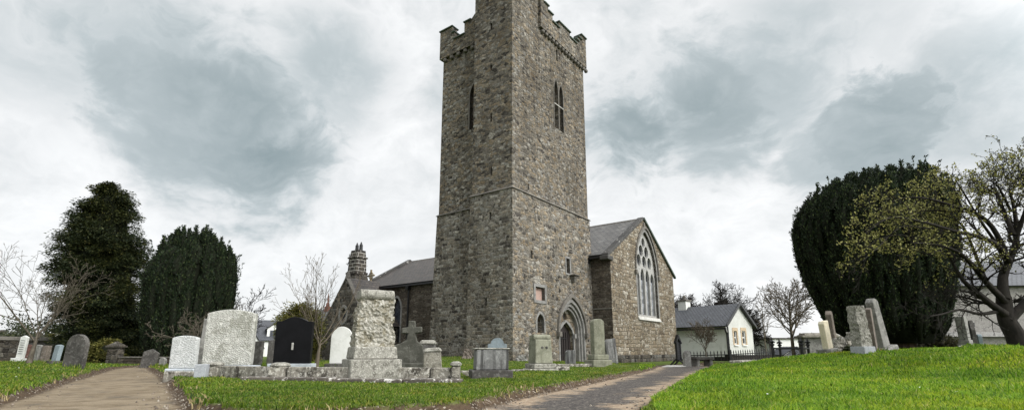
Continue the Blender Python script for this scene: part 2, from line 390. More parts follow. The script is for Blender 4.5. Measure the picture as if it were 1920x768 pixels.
TX1, TY1 = 8.4, 7.2
slits_r_up = [rect(4.76, 4.98, 18.8, 19.6), rect(1.46, 1.6, 9.2, 9.55)]
belf2 = [pointed(4.65, .5, 14.05, 16.45, 17.4), pointed(5.25, .5, 14.05, 16.45, 17.25)]
mb = MB()
wall_holes(mb, rect(0, TX1, 8.95, 20.1), slits_r_up + belf2, FR(0), [.5, .4, .57, .57])
left_slits = [(1.53, 19, 19.4), (1.5, 16.3, 16.66), (1.47, 13.1, 13.6), (1.43, 9.9, 10.4)]
wall_holes(mb, [(0, 8.95), (0, 26), (2.8, 26), (2.8, 8.95)], [rect(a - .07, a + .07, b, c) for a, b, c in left_slits], FL(0), .45)
louv = pointed(4.2, 1.0, 14.2, 16.5, 17.45)
wall_holes(mb, [(2.8, 8.95), (2.8, 20.1), (TY1, 20.1), (TY1, 8.95)], [louv], FL(1.8), .42)
mb.add([(0, 2.8, 8.95), (1.8, 2.8, 8.95), (1.8, 2.8, 26), (0, 2.8, 26)], [(0, 1, 2, 3)])
mb.add([(TX1, 0, 8.95), (TX1, TY1, 8.95), (TX1, TY1, 20.1), (TX1, 0, 20.1), (1.8, TY1, 8.95), (1.8, TY1, 20.1)], [(0, 1, 2, 3), (1, 4, 5, 2)])
mb.add([(2.7, 0, 20.1), (2.7, 2.8, 20.1), (2.7, 2.8, 26), (2.7, 0, 26), (1.8, 2.8, 20.1), (1.8, 2.8, 26), (0, 0, 20.1), (0, 0, 26), (0, 2.8, 26)], [(0, 1, 2, 3), (1, 4, 5, 2), (0, 3, 7, 6), (7, 3, 2, 8)])
mb.add([(1.8, 0, 20.3), (TX1, 0, 20.3), (TX1, TY1, 20.3), (1.8, TY1, 20.3)], [(0, 1, 2, 3)])
tower = mb.build('tower', M['rubble'], church)
# lower stage, a little stouter and battered
def lowR(u, d, v): return (u + .014 * (8.95 - v) * (u - 4.2) / 4.28, -.08 - .014 * (8.95 - v) + d, v)
def lowL(x0): return lambda u, d, v: (x0 - .08 - .014 * (8.95 - v) + d, u + .014 * (8.95 - v) * (u - 3.6) / 3.68, v)
DX = 5.62
door_arch = pointed(DX, 3.0, -1.3, 1.55, 3.55)
swin = pointed(2.36, .66, 1.45, 2.0, 2.45)
low_holes = [door_arch, swin, rect(1.9, 2.8, 3.17, 3.87), rect(5.2, 5.62, 5.02, 5.92), rect(1.56, 1.72, 5.35, 5.8)]
mb = MB()
wall_holes(mb, rect(-.08, TX1 + .06, -1.3, 8.95), low_holes, lowR, [.3, .5, .22, .4, .4])
mb.build('lower_stage', M['rubble_low'], tower); mb = MB()
lsl = [(1.4, 7.36, 7.8), (1.63, 2.8, 3.2)]
wall_holes(mb, [(-.08, -1.3), (-.08, 8.95), (2.86, 8.95), (2.9, -1.3)], [rect(a - .08, a + .08, b, c) for a, b, c in lsl], lowL(0), .45)
wall_holes(mb, [(2.8, -1.3), (2.8, 8.95), (TY1 + .06, 8.95), (TY1 + .2, -1.3)], [], lowL(1.8), 0)
L0, L1 = lowL(0), lowL(1.8)
mb.add([L0(2.9, 0, -1.3), L1(2.9, .2, -1.3), L1(2.86, .2, 8.95), L0(2.86, 0, 8.95)], [(0, 1, 2, 3)])
mb.add([lowR(TX1 + .06, 0, -1.3), (TX1 + .1, TY1, -1.3), (TX1 + .06, TY1, 8.95), lowR(TX1 + .06, 0, 8.95), L1(TY1 + .2, 0, -1.3), L1(TY1 + .06, 0, 8.95)], [(0, 1, 2, 3), (1, 4, 5, 2)])
mb.build('lower_stage', M['rubble_left'], tower)
# string course
mb = MB()
mb.box(-.16, TX1 + .14, -.16, 0, 8.9, 9.02, top=(-.06, TX1 + .06, -.04, 0))
mb.box(-.16, 0, 0, 2.95, 8.9, 9.02, top=(-.04, 0, 0, 2.9)); mb.box(1.62, 1.8, 2.95, TY1 + .12, 8.9, 9.02, top=(1.76, 1.8, 2.95, TY1 + .05))
mb.build('string_course', M['cut_dark'], tower)
# a second slim ledge near the turret foot of the parapet, corbels and stepped battlements
for i in range(15):
    u = 2.95 + i * .4
    MB().box(u, u + .24, -.2, .02, 19.78, 20.02, top=(u, u + .24, -.2, .02)).build('corbel', M['cut_dark'], tower, bevel=.05)
for i in range(7):
    y = 3.1 + i * .62
    MB().box(1.6, 1.82, y, y + .28, 19.75, 20.02).build('corbel', M['cut_dark'], tower, bevel=.05)
profR = [(2.72, 22.2), (3.15, 22.2), (3.15, 21.92), (3.6, 21.92), (3.6, 21.58), (4.1, 21.58), (4.1, 21.1), (4.85, 21.1), (4.85, 21.55), (6.3, 21.55), (6.3, 21.2), (7.15, 21.2), (7.15, 21.55), (7.5, 21.55), (7.5, 21.9), (7.9, 21.9), (7.9, 22.3), (8.58, 22.3)]
profL = [(2.82, 23.4), (3.0, 23.3), (4.6, 21.9), (5.15, 21.9), (5.15, 21.05), (6.05, 21.05), (6.05, 21.6), (6.25, 21.6), (6.25, 22.1), (7.4, 22.1)]
par = MB()
par.prism([(2.72, 20.02), (8.58, 20.02)] + profR[::-1], -.2, .28)
par.prism([(2.82, 20.02), (7.4, 20.02)] + profL[::-1], 1.6, 2.05, to=lambda u, d, v: (d, u, v))
par.prism([(.28, 20.02), (7.4, 20.02), (7.4, 22.1), (6.4, 22.1), (6.4, 21.2), (4.6, 21.2), (4.6, 21.9), (3.2, 21.9), (3.2, 21.2), (1.3, 21.2), (1.3, 22.3), (.28, 22.3)], 8.1, 8.58, to=lambda u, d, v: (d, u, v))
par.prism([(2.05, 20.02), (8.1, 20.02), (8.1, 22.1), (7.2, 22.1), (7.2, 21.2), (5.6, 21.2), (5.6, 21.9), (4.4, 21.9), (4.4, 21.2), (3, 21.2), (3, 22.1), (2.05, 22.1)], 6.95, 7.4)
parapet = par.build('parapet', M['rubble'], tower)
def caps(prof, to):
    for (a, z0), (b, z1) in zip(prof, prof[1:]):
        if abs(z0 - z1) < 1e-6: MB().prism([(a - .06, z0 + .003), (b + .06, z0 + .003), (b + .06, z0 + .1), (a - .06, z0 + .1)], -.1, .58, to=to).build('coping', M['coping'], tower, bevel=.02)
caps(profR, lambda u, d, v: (u, d - .2, v)); caps(profL, lambda u, d, v: (d + 1.6, u, v))
# belfry window: frame, Y tracery, louvres
def void(name, loop, to, d, mat, parent=tower):
    m_ = MB(); n = len(loop)
    m_.add([to(u, d, v) for u, v in loop], [tuple(range(n))]); return m_.build(name, mat, parent)
def slats(name, u0, u1, v0, v1, n, to, d, mat, parent):
    m_ = MB()
    for i in range(n):
        z = v0 + (v1 - v0) * i / n
        m_.add([to(u0, d, z), to(u1, d, z), to(u1, d + .12, z + (v1 - v0) / n * .8), to(u0, d + .12, z + (v1 - v0) / n * .8)], [(0, 1, 2, 3)])
    return m_.build(name, mat, parent)
def window_frame(mb, loop_in, grow, d0, d1, to, cx):
    pin = loop_in[1:] + loop_in[:1]
    zc = loop_in[2][1]
    out = []
    for u, v in pin:
        du = grow * (1 if u > cx else -1)
        if abs(u - cx) < 1e-6: du = 0
        fr = max(0, (v - zc)) / max(1e-6, max(q[1] for q in pin) - zc)
        out.append((u + du * (1 - .35 * fr), v + grow * 1.1 * fr))
    band(mb, pin, out, d0, d1, to)
for lp, cx in zip(belf2, (4.66, 5.24)):
    mb = MB(); window_frame(mb, lp, .055, -.03, .16, FR(0), cx); mb.build('window_frame', M['cut_dark'], tower)
    slats('louvre', cx - .24, cx + .24, 14.1, 17.1, 16, FR(0), .42, M['void'], tower); void('louvre_back', lp, FR(0), .56, M['void'])
mbar = MB(); mbar.box(4.42, 5.48, -.05, -.01, 15.63, 15.68); mbar.build('window_bar', M['sill'], tower)
mb = MB(); window_frame(mb, louv, .1, -.03, .2, FL(1.8), 4.2); mb.build('window_frame', M['cut_dark'], tower)
slats('louvre', 3.72, 4.68, 14.25, 17.3, 16, FL(1.8), .28, M['void'], tower); void('louvre_back', louv, FL(1.8), .43, M['void'])
for lp, to, d in [(slits_r_up[0], FR(0), .5), (slits_r_up[1], FR(0), .4)] + [(rect(a - .07, a + .07, b, c), FL(0), .45) for a, b, c in left_slits] + [(rect(a - .08, a + .08, b, c), lowL(0), .45) for a, b, c in lsl] + [(low_holes[4], lowR, .4), (swin, lowR, .5)]:
    void('slit_window', lp, to, d - .005, M['void'])
void('boarding', low_holes[2], lowR, .18, M['pink'])
mb = MB(); fr_o, fr_i = rect(1.74, 2.96, 3.0, 4.03), rect(1.9, 2.8, 3.17, 3.87)
band(mb, fr_i + fr_i[:1], fr_o + fr_o[:1], -.05, .2, lowR); mb.build('window_frame', M['cut'], tower, bevel=.01)
void('louvre_back', low_holes[3], lowR, .395, M['void']); slats('louvre', 5.2, 5.62, 5.03, 5.9, 7, lowR, .12, M['wood'], tower)
mb = MB(); fr_o, fr_i = rect(5.1, 5.74, 4.92, 6.03), rect(5.2, 5.62, 5.02, 5.92)
band(mb, fr_i + fr_i[:1], fr_o + fr_o[:1], -.03, .1, lowR); mb.build('window_frame', M['cut'], tower)
mb = MB(); mb.box(5.55, 6.15, -.55, -.1, 4.9, 4.98); mb.box(5.7, 5.98, -.42, -.1, 4.72, 4.9); mb.box(5.76, 5.92, -.36, -.1, 4.5, 4.72, top=(5.72, 5.96, -.4, -.1))
mb.build('stone_bracket', M['cut_dark'], tower, bevel=.03)
mb = MB(); window_frame(mb, swin, .12, -.02, .15, lowR, 2.36); mb.build('window_frame', M['cut'], tower)
# doorway: three orders stepping in, hood mould, tympanum with oculus, door
def archline(w, zs, za, zb=-1.2):
    p = pointed(DX, w, zb, zs, za, 12); return p[1:] + p[:1]
mb = MB()
for i, (w0, w1, za0, za1, d0, d1) in enumerate([(3.0, 2.72, 3.55, 3.3, -.03, .3), (2.72, 2.46, 3.3, 3.08, .1, .42), (2.46, 2.24, 3.08, 2.9, .22, .54)]):
    band(mb, archline(w1, 1.55, za1), archline(w0, 1.55, za0), d0, d1, lowR)
mb.build('door_surround', M['cut'], tower, bevel=.02)
mb = MB()
hi = [p for p in archline(3.02, 1.5, 3.57) if p[1] > 1.4]; ho = [p for p in archline(3.32, 1.5, 3.84) if p[1] > 1.4]
band(mb, hi, ho, -.14, 0, lowR)
for s in (-1, 1): mb.box(DX + s * 1.6 - .14, DX + s * 1.6 + .14, -.42, -.14, 1.28, 1.56)
mb.build('hood_mould', M['cut_dark'], tower, bevel=.02)
mb = MB()
dh = [(DX + q, z) for q, z in ((-.8, -1.2), (.8, -1.2), (.8, 1.4), (.64, 1.72), (.28, 2.0), (0, 2.18), (-.28, 2.0), (-.64, 1.72), (-.8, 1.4))]
wall_holes(mb, pointed(DX, 2.26, -1.2, 1.55, 2.92, 12), [dh, [(u, v) for u, v in ell(DX, 2.5, .22, .26)]], lambda u, d, v: lowR(u, d + .46, v), .2)
mb.build('tympanum', M['rubble_gable'], tower)
mb = MB(); di = dh[1:] + dh[:1]; do = [(u + (.13 if u > DX else -.13) * (u != DX), v + (.12 if v > 1.4 else 0)) for u, v in di]
band(mb, di, do, .38, .5, lowR)
for s in (-1, 1): mb.box(DX + s * .95 - .1, DX + s * .95 + .1, .1, .32, 1.25, 1.5)
mb.build('door_frame', M['cut'], tower)
door = void('door', dh, lowR, .62, M['door'])
mb = MB()
for i in range(1, 6): mb.box(DX - .8 + i * .27 - .008, DX - .8 + i * .27 + .008, .39, .46, -1, 1.6)
for z in (.25, 1.2): mb.box(DX - .72, DX + .4, .4, .455, z, z + .06)
mb.build('door_hinge', M['black'], tower)
void('oculus', [(u, v) for u, v in ell(DX, 2.5, .23, .27)], lowR, .64, M['glass'])

# nave: gabled west block in front, longer and lower body behind the tower
NX0, NX1, NXM, GY = 8.36, 19.9, 14.2, -1.5
EA, RI, EB, RB, YE, YM = 6.55, 9.95, 6.15, 9.4, 24.0, 6.5
nave = empty('nave', (0, 0, 0)); nave.parent = church
mb = MB()
gwin = pointed(14.42, 3.75, 2.85, 6.1, 9.1, 14)
wall_holes(mb, [(NX0, -2), (NX1, -2), (NX1, EA), (NXM, RI), (NX0, EA)], [gwin], FR(GY), .4)
mb.build('gable_wall', M['rubble_gable'], nave)
mb = MB()
mb.add([(NX0, GY, -2), (NX0, YM, -2), (NX0, YM, EA), (NX0, GY, EA)], [(0, 1, 2, 3)])
lw = [pointed(18.6, 1.1, 1.2, 4.0, 5.0)]
wall_holes(mb, [(YM, -2), (YM, EB), (YE, EB), (YE, -2)], lw, FL(NX0), .35)
mb.add([(NX1, GY, -2), (NX1, YE, -2), (NX1, YE, EB), (NX1, YM, EB), (NX1, YM, EA), (NX1, GY, EA)], [(0, 1, 2, 3, 4, 5)])
mb.add([(NX0, YE, -2), (NX1, YE, -2), (NX1, YE, EB), (NXM, YE, RB), (NX0, YE, EB)], [(0, 1, 2, 3, 4)])
mb.add([(NX0, YM, EB - .2), (NX1, YM, EB - .2), (NX1, YM, EA), (NXM, YM, RI), (NX0, YM, EA)], [(0, 1, 2, 3, 4)])
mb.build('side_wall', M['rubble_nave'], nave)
void('lancet_window', lw[0], FL(NX0), .33, M['glass'], nave)
mb = MB(); window_frame(mb, lw[0], .16, -.03, .1, FL(NX0), 18.6); mb.build('window_frame', M['cut'], nave)
def roof_plane(mb, p0, p1, p2, p3, th=.09):
    """p0,p1 along the eave, p2,p3 along the ridge (p3 above p0)"""
    p0, p1, p2, p3 = map(Vector, (p0, p1, p2, p3))
    L = (p1 - p0).length; H = (p3 - p0).length
    n = (p1 - p0).cross(p3 - p0).normalized()
    if n.z < 0: n = -n
    t = [p + n * th for p in (p0, p1, p2, p3)]
    mb.add(t, [(0, 1, 2, 3)], [[(0, 0), (L, 0), (L, H), (0, H)]])
    mb.add([p0, p1, p2, p3] + t, [(0, 3, 2, 1), (0, 1, 5, 4), (1, 2, 6, 5), (2, 3, 7, 6), (3, 0, 4, 7)], [[(0, 0)] * 4] * 5)
mb = MB(); ov = .25; k = (RI - EA) / (NXM - NX0)
roof_plane(mb, (NX0 - ov, GY + .3, EA - ov * k), (NX0 - ov, YM, EA - ov * k), (NXM, YM, RI), (NXM, GY + .3, RI))
roof_plane(mb, (NX1 + ov, GY + .0, EA - ov * k), (NX1 + ov, YM, EA - ov * k), (NXM, YM, RI), (NXM, GY + .0, RI))
nr = mb.build('roof', M['slate'], nave)
mb = MB(); k2 = (RB - EB) / (NXM - NX0)
roof_plane(mb, (NX0 - ov, YM, EB - ov * k2), (NX0 - ov, YE - .3, EB - ov * k2), (NXM, YE - .3, RB), (NXM, YM, RB))
roof_plane(mb, (NX1 + ov, YM, EB - ov * k2), (NX1 + ov, YE - .3, EB - ov * k2), (NXM, YE - .3, RB), (NXM, YM, RB))
mb.build('roof', M['slate_brown'], nave)
mb = MB()
for i in range(14): mb.box(NXM - .14, NXM + .14, GY + .3 + i * .55, GY + .3 + i * .55 + .53, RI - .02, RI + .16, top=(NXM - .04, NXM + .04, GY + .3 + i * .55, GY + .83 + i * .55))
mb.build('ridge_tiles', M['cut_dark'], nave); mb = MB()
for i in range(31): mb.box(NXM - .14, NXM + .14, YM + .2 + i * .55, YM + .2 + i * .55 + .53, RB - .02, RB + .15, top=(NXM - .04, NXM + .04, YM + .2 + i * .55, YM + .73 + i * .55))
mb.build('ridge_tiles', M['cut_dark'], nave)
# raised coping on the near gable and on the far gable
mb = MB()
def rake(mb, x0, z0, x1, z1, y0, y1, t):
    mb.add([(x0, y0, z0), (x1, y0, z1), (x1, y1, z1), (x0, y1, z0), (x0, y0, z0 + t), (x1, y0, z1 + t), (x1, y1, z1 + t), (x0, y1, z0 + t)], [(3, 2, 1, 0), (4, 5, 6, 7), (0, 1, 5, 4), (1, 2, 6, 5), (2, 3, 7, 6), (3, 0, 4, 7)])
rake(mb, NX0 - .35, EA - .28, NXM, RI, GY - .06, GY + .42, .24)
mb.box(NX0 - .5, NX0 + .25, GY - .1, GY + .5, EA - .45, EA - .18)
mb.build('coping', M['cope_lichen'], nave, bevel=.03)
mb = MB(); rake(mb, NXM, RI + .02, NX1 + .4, EA - .28, GY - .14, GY + .05, .16); mb.build('bargeboard', M['coping'], nave)
mb = MB(); rake(mb, NX0 - .35, EB - .25, NXM, RB, YE - .35, YE + .1, .34); rake(mb, NXM, RB, NX1 + .3, EB - .2, YE - .35, YE + .1, .34); mb.build('coping', M['cope_lichen'], nave, bevel=.03)
mb = MB()
mb.box(NX0 - .36, NX0 - .22, GY + .45, YM, EA - .3, EA - .18); mb.box(NX0 - .36, NX0 - .22, YM, YE - .35, EB - .3, EB - .18)
mb.build('gutter', M['black'], nave)
for y in (.0, 17.0):
    mb = MB(); top = EA - .3 if y < 6 else EB - .3
    mb.box(NX0 - .36, NX0 - .1, y - .12, y + .12, top - .3, top - .02, top=(NX0 - .4, NX0 - .08, y - .18, y + .18))
    mb.tube([(NX0 - .14, y, top - .2), (NX0 - .14, y, 2.5), (NX0 - .14, y, -.6)], .07, 8)
    mb.build('downpipe', M['black'], nave)
mb = MB(); mb.box(NX0 - .05, NX0, GY, 0, 3.05, 3.13); mb.build('string_course', M['cut_dark'], nave)
# great west window
gw = MB()
cx, w = 14.42, 3.75
holes = []
for i in range(4):
    c_ = cx - 1.38 + i * .92; holes.append(pointed(c_, .68, 3.0, 5.55 + (.12 if i in (1, 2) else 0), 6.15 + (.2 if i in (1, 2) else 0), 6))
for zz, xs in ((6.86, (-.98, 0, .98)), (7.62, (-.5, .5)), (8.3, (0,))):
    for x in xs: holes.append(ell(cx + x, zz, .36 if zz < 8 else .3, .44 if zz < 8 else .36, 14))
wall_holes(gw, [(u * .99 + cx * .01, v) for u, v in gwin], holes, FR(GY + .18), .16)
gwo = gw.build('tracery', M['tracery'], nave)
void('window_glass', [p for p in gwin], FR(GY), .37, M['glass'], nave)
mb = MB()
for i in range(4):
    c_ = cx - 1.38 + i * .92; mb.box(c_ - .06, c_ + .3, GY + .33, GY + .36, 3.02, 5.5)
mb.build('pane_reflection', M['glass_streak'], nave)  # pale strips paint reflection streaks over the dark glass
mb = MB(); window_frame(mb, gwin, .2, -.02, .2, FR(GY), cx); mb.build('window_frame', M['cut'], nave, bevel=.02)
mb = MB(); p1 = [p for p in gwin[1:] + gwin[:1] if p[1] > 5.9]
hi = []; ho = []
for u, v in p1:
    f_ = max(0, v - 6.1) / 3.0; s_ = 0 if abs(u - cx) < 1e-5 else (1 if u > cx else -1)
    hi.append((u + s_ * .2 * (1 - .35 * f_), v + .21 * f_)); ho.append((u + s_ * .34 * (1 - .35 * f_), v + .4 * f_))
band(mb, hi, ho, -.12, 0, FR(GY))
for s in (-1, 1): mb.box(cx + s * 2.15 - .13, cx + s * 2.15 + .13, GY - .16, GY, 5.7, 6.0)
mb.box(NXM - .1, NXM + .1, GY - .1, GY, 9.3, 9.75)
mb.build('hood_mould', M['cut_dark'], nave, bevel=.02)
mb = MB(); mb.box(cx - 2.05, cx + 2.05, GY - .14, GY + .2, 2.58, 2.84, top=(cx - 2.05, cx + 2.05, GY - .02, GY + .2)); mb.build('window_sill', M['sill'], nave, bevel=.02)
mb = MB(); mb.box(NX0 - .06, NX1 + .06, GY - .07, GY + .02, -2, .25); mb.build('plinth', M['rubble_dark'], nave)
# vestry with oval window, its chimney, the low block behind
ves = empty('vestry', (0, 0, 0)); ves.parent = church
VX, VY0, VY1, VYM, VE, VR = 5.0, 18.3, 24.0, 21.18, 2.7, 6.5
mb = MB(); ov_ = ell(21.3, 3.45, .42, .62)
wall_holes(mb, [(VY0, -2), (VY0, VE), (VYM, VR), (VY1, VE), (VY1, -2)], [ov_], FL(VX), .3)
mb.add([(VX, VY0, -2), (NX0, VY0, -2), (NX0, VY0, VE), (VX, VY0, VE), (VX, VY1, -2), (NX0, VY1, -2), (NX0, VY1, VE), (VX, VY1, VE)], [(0, 1, 2, 3), (4, 5, 6, 7)])
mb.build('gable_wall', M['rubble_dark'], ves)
void('oval_window', ov_, FL(VX), .28, M['glass'], ves)
mb = MB(); a_ = ell(21.3, 3.45, .42, .62, 18); b_ = ell(21.3, 3.45, .62, .84, 18); band(mb, a_ + a_[:1], b_ + b_[:1], -.05, .1, FL(VX)); mb.build('window_frame', M['cut'], ves)
mb = MB(); kv = (VR - VE) / (VYM - VY0)
roof_plane(mb, (VX + .1, VY0 - .2, VE - .2 * kv), (NX0, VY0 - .2, VE - .2 * kv), (NX0, VYM, VR), (VX + .1, VYM, VR))
roof_plane(mb, (VX + .1, VY1 + .2, VE - .2 * kv), (NX0, VY1 + .2, VE - .2 * kv), (NX0, VYM, VR), (VX + .1, VYM, VR))
mb.build('roof', M['slate_brown'], ves)
mb = MB(); TOV = lambda y, z: 0
def rakeY(mb, y0, z0, y1, z1, x0, x1, t):
    mb.add([(x0, y0, z0), (x0, y1, z1), (x1, y1, z1), (x1, y0, z0), (x0, y0, z0 + t), (x0, y1, z1 + t), (x1, y1, z1 + t), (x1, y0, z0 + t)], [(3, 2, 1, 0), (4, 5, 6, 7), (0, 1, 5, 4), (1, 2, 6, 5), (2, 3, 7, 6), (3, 0, 4, 7)])
rakeY(mb, VY0 - .3, VE - .3, VYM, VR, VX - .08, VX + .3, .2); rakeY(mb, VYM, VR, VY1 + .3, VE - .3, VX - .08, VX + .3, .2)
mb.box(VX - .05, VX + .3, VYM - .18, VYM + .18, VR + .05, VR + .6, top=(VX + .03, VX + .22, VYM - .1, VYM + .1))
mb.build('coping', M['cut_dark'], ves, bevel=.03)
mb = MB(); mb.tube([(VX + .12, VYM, VR + .55), (VX + .12, VYM, VR + 2.1)], .03, 6); mb.tube([(VX + .12, VYM - .38, VR + 1.3), (VX + .12, VYM + .38, VR + 1.3)], .03, 6); mb.tube([(VX + .12, VYM - .2, VR + 1.15), (VX + .12, VYM, VR + 1.5), (VX + .12, VYM + .2, VR + 1.15)], .025, 6)
mb.build('iron_finial', M['black'], ves)
mb = MB(); CXX, CYY = 7.5, 23.2
mb.box(CXX - 1.0, CXX + .8, CYY - 1.0, CYY + 1.0, 2, 5.9)
mb.box(CXX - .98, CXX + .78, CYY - .98, CYY + .98, 5.9, 7.3, top=(CXX - .68, CXX + .55, CYY - .68, CYY + .68))
mb.build('chimney_base', M['rubble_dark'], ves)
mb = MB()
mb.box(CXX - .74, CXX + .6, CYY - .74, CYY + .74, 7.3, 7.46); mb.box(CXX - .62, CXX + .5, CYY - .62, CYY + .62, 7.46, 8.75, top=(CXX - .58, CXX + .46, CYY - .58, CYY + .58))
mb.box(CXX - .68, CXX + .55, CYY - .68, CYY + .68, 8.75, 8.87); mb.box(CXX - .55, CXX + .44, CYY - .55, CYY + .55, 8.87, 9.5, top=(CXX - .48, CXX + .4, CYY - .48, CYY + .48))
def m_ashlar():
    m, nt, out = newmat('chimney ashlar'); oc = objco(nt)
    s = nd(nt, 'ShaderNodeSeparateXYZ', {0: oc})
    v = nd(nt, 'ShaderNodeCombineXYZ', {0: mth(nt, 'ADD', s.outputs[0], s.outputs[1]), 1: s.outputs[2], 2: 0.0}).outputs[0]
    br = nd(nt, 'ShaderNodeTexBrick', {'Vector': v, 'Scale': 1.0, 'Brick Width': .62, 'Row Height': .33, 'Mortar Size': .022, 'Color1': (.035, .032, .03, 1), 'Color2': (.085, .075, .062, 1), 'Mortar': (.42, .4, .36, 1)})
    bsdf(nt, out, br.outputs['Color'], .9, bump(nt, noi(nt, oc, 7, 5).outputs['Fac'], .4, .03), .15); return m
ch = mb.build('chimney', m_ashlar(), ves)
for s in (-.3, .3):
    mb = MB(); mb.lathe([(.17, 9.5), (.15, 9.95), (.17, 9.98), (.1, 10.1), (.04, 10.3)], 10, (CXX, CYY + s)); mb.build('chimney_pot', M['black'], ves)
mb = MB(); XX = NX0 - .1; YY = 22.2
ring = [(XX, YY + .3 * math.cos(t * .5236), 7.2 + .3 * math.sin(t * .5236)) for t in range(13)]
mb.tube(ring, .05, 6); mb.box(XX - .06, XX + .06, YY - .07, YY + .07, 6.0, 7.75); mb.box(XX - .05, XX + .05, YY - .5, YY + .5, 7.13, 7.27); mb.box(XX - .25, XX + .25, YY - .3, YY + .3, 5.9, 6.5, top=(XX - .1, XX + .1, YY - .12, YY + .12))
mb.build('ringed_cross', m_stone('ochre lichened cross', (.22, .18, .11), pale_amt=.4), ves)
mb = MB(); mb.box(5.9, NX0 + 2, 24.05, 30.5, -2, 1.75); mb.build('lean_wall', M['rubble_dark'], ves)
mb = MB(); roof_plane(mb, (5.6, 24.05, 1.6), (5.6, 30.8, 1.6), (8.6, 30.8, 4.5), (8.6, 24.05, 4.5)); mb.build('roof', M['slate'], ves)
mb = MB(); mb.box(8.2, 8.6, 28.6, 29.1, 4.2, 4.75); mb.lathe([(.2, 4.75), (.14, 5.1), (.06, 5.15), (.09, 5.4), (.02, 6.1)], 8, (8.4, 28.85)); mb.build('ridge_finial', m_plain('terracotta', (.16, .07, .05), .8), ves)

# ------------------------------------------------------------------ stones
def top_profile(w, h, kind):
    a = w / 2
    if kind == 'flat': t = [(a, h), (-a, h)]
    elif kind == 'round': t = [(a * math.cos(R(x)), h - a + a * math.sin(R(x))) for x in range(0, 181, 12)]
    elif kind == 'low_round': t = [(a * math.cos(R(x)), h - a * .7 + a * .7 * math.sin(R(x))) for x in range(0, 181, 12)]
    elif kind == 'segment': t = [(a * (1 - 2 * i / 10), h - .09 * w * (1 - (1 - (1 - 2 * i / 10) ** 2))) for i in range(11)]
    elif kind == 'gable': t = [(a, h - .25 * w), (0, h), (-a, h - .25 * w)]
    elif kind == 'point': t = [(a, h - .9 * w), (.1 * a, h), (-.1 * a, h), (-a, h - .9 * w)]
    elif kind == 'ogee': t = [(a, h - .13 * w), (a * .7, h - .115 * w), (a * .42, h - .05 * w), (a * .2, h - .008 * w), (0, h), (-a * .2, h - .008 * w), (-a * .42, h - .05 * w), (-a * .7, h - .115 * w), (-a, h - .13 * w)]
    elif kind == 'slant': t = [(a, h), (a * .2, h - .02), (-a * .6, h - .01), (-a, h - .09)]
    elif kind == 'shoulder': t = [(a, h * .82), (a * .72, h * .84)] + [(a * .7 * math.cos(R(x)), h - a * .7 + a * .7 * math.sin(R(x))) for x in range(0, 181, 15)] + [(-a * .72, h * .84), (-a, h * .82)]
    return [(-a, -.25), (a, -.25)] + t
def slab_mb(w, h, t, kind, z0=0, taper=0):
    pr = [(x * (1 - taper * max(0, z) / h), z + z0 if z > -.2 or z0 == 0 else z0) for x, z in top_profile(w, h, kind)]
    return MB().prism(pr, -t / 2, t / 2)
def stone(label, px, py, Y, wpx, hpx, t, kind, mat, rz=0, lean=(0, 0), base=None, bevel=.015, name='headstone', cat='headstone', group=None, reg=True, taper=0, base_name='plinth', bmat=None):
    """headstone whose foot stands at px,py; sizes in photo pixels at distance Y. base = list of (wpx, depth m, hpx)"""
    p = ground_at(px, py, Y, reg); s = Y / 955.0
    BASES.append((p.x, p.y, wpx * s, t, rz))
    rt = empty(name, p, rz, label, cat, group, (lean[0], lean[1]))
    z = 0
    for i, (bw_, bd, bh) in enumerate(base or []):
        b = MB().box(-bw_ * s / 2, bw_ * s / 2, -bd / 2, bd / 2, -.25 if i == 0 else z, z + bh * s)
        b.build(base_name, bmat or mat, rt, bevel=bevel); z += bh * s
    slab_mb(wpx * s, hpx * s, t, kind, z + (.002 if base else 0), taper).build('slab', mat, rt, bevel=bevel, seg=2)
    return rt
GR = 'headstones'
# left boundary row
s_ = stone('slim white marble headstone with dark engraved lines, standing by the boundary wall', 36, 677, 22, 13, 42, .12, 'gable', M['white_marble'], lean=(0, R(3)), base=[(20, .4, 6)], group=GR)
mb = MB(); sc_ = 22 / 955
for i in range(7): mb.box(-4 * sc_, 4 * sc_, -.066, -.061, (14 + i * 4) * sc_, (15.2 + i * 4) * sc_)
mb.build('inscription', M['engrave'], s_)
stone('thin reddish slab with white top, half hidden behind the bare tree trunk', 47, 678, 22.5, 9, 32, .12, 'flat', m_stone('reddish stone', (.16, .08, .065), pale=(.5, .45, .42), pale_amt=.3), lean=(0, R(2)), group=GR)
stone('pale mottled slab with rounded top just right of the bare tree trunk', 65, 680, 21, 17, 34, .16, 'segment', M['grey'], rz=R(-15), lean=(0, R(3)), group=GR)
stone('narrow brown stone post with a white top in the boundary row', 82, 680, 21, 11, 32, .2, 'flat', M['brownstone'], lean=(0, R(2)), group=GR)
stone('thin leaning headstone with pale edge on a dark base, next to the big dark slab', 102, 682, 20, 7, 30, .3, 'gable', M['bluegrey'], rz=R(70), lean=(0, R(5)), base=[(20, .3, 6)], group=GR, bmat=M['greydark'])
stone('large dark round topped headstone leaning on the grass left of the brown path', 137, 690, 15.5, 42, 63, .14, 'round', M['greydark'], rz=R(-8), lean=(R(2), R(5)), group=GR)
stone('dark shouldered headstone in deep shade under the yew at the path end', 277, 688, 21.5, 26, 34, .15, 'gable', M['greydark'], rz=R(10), lean=(0, R(7)), group=GR)
stone('small dark stone with whitish top in the shade right of the path end', 304, 687, 20, 11, 17, .14, 'round', M['grey'], group=GR)
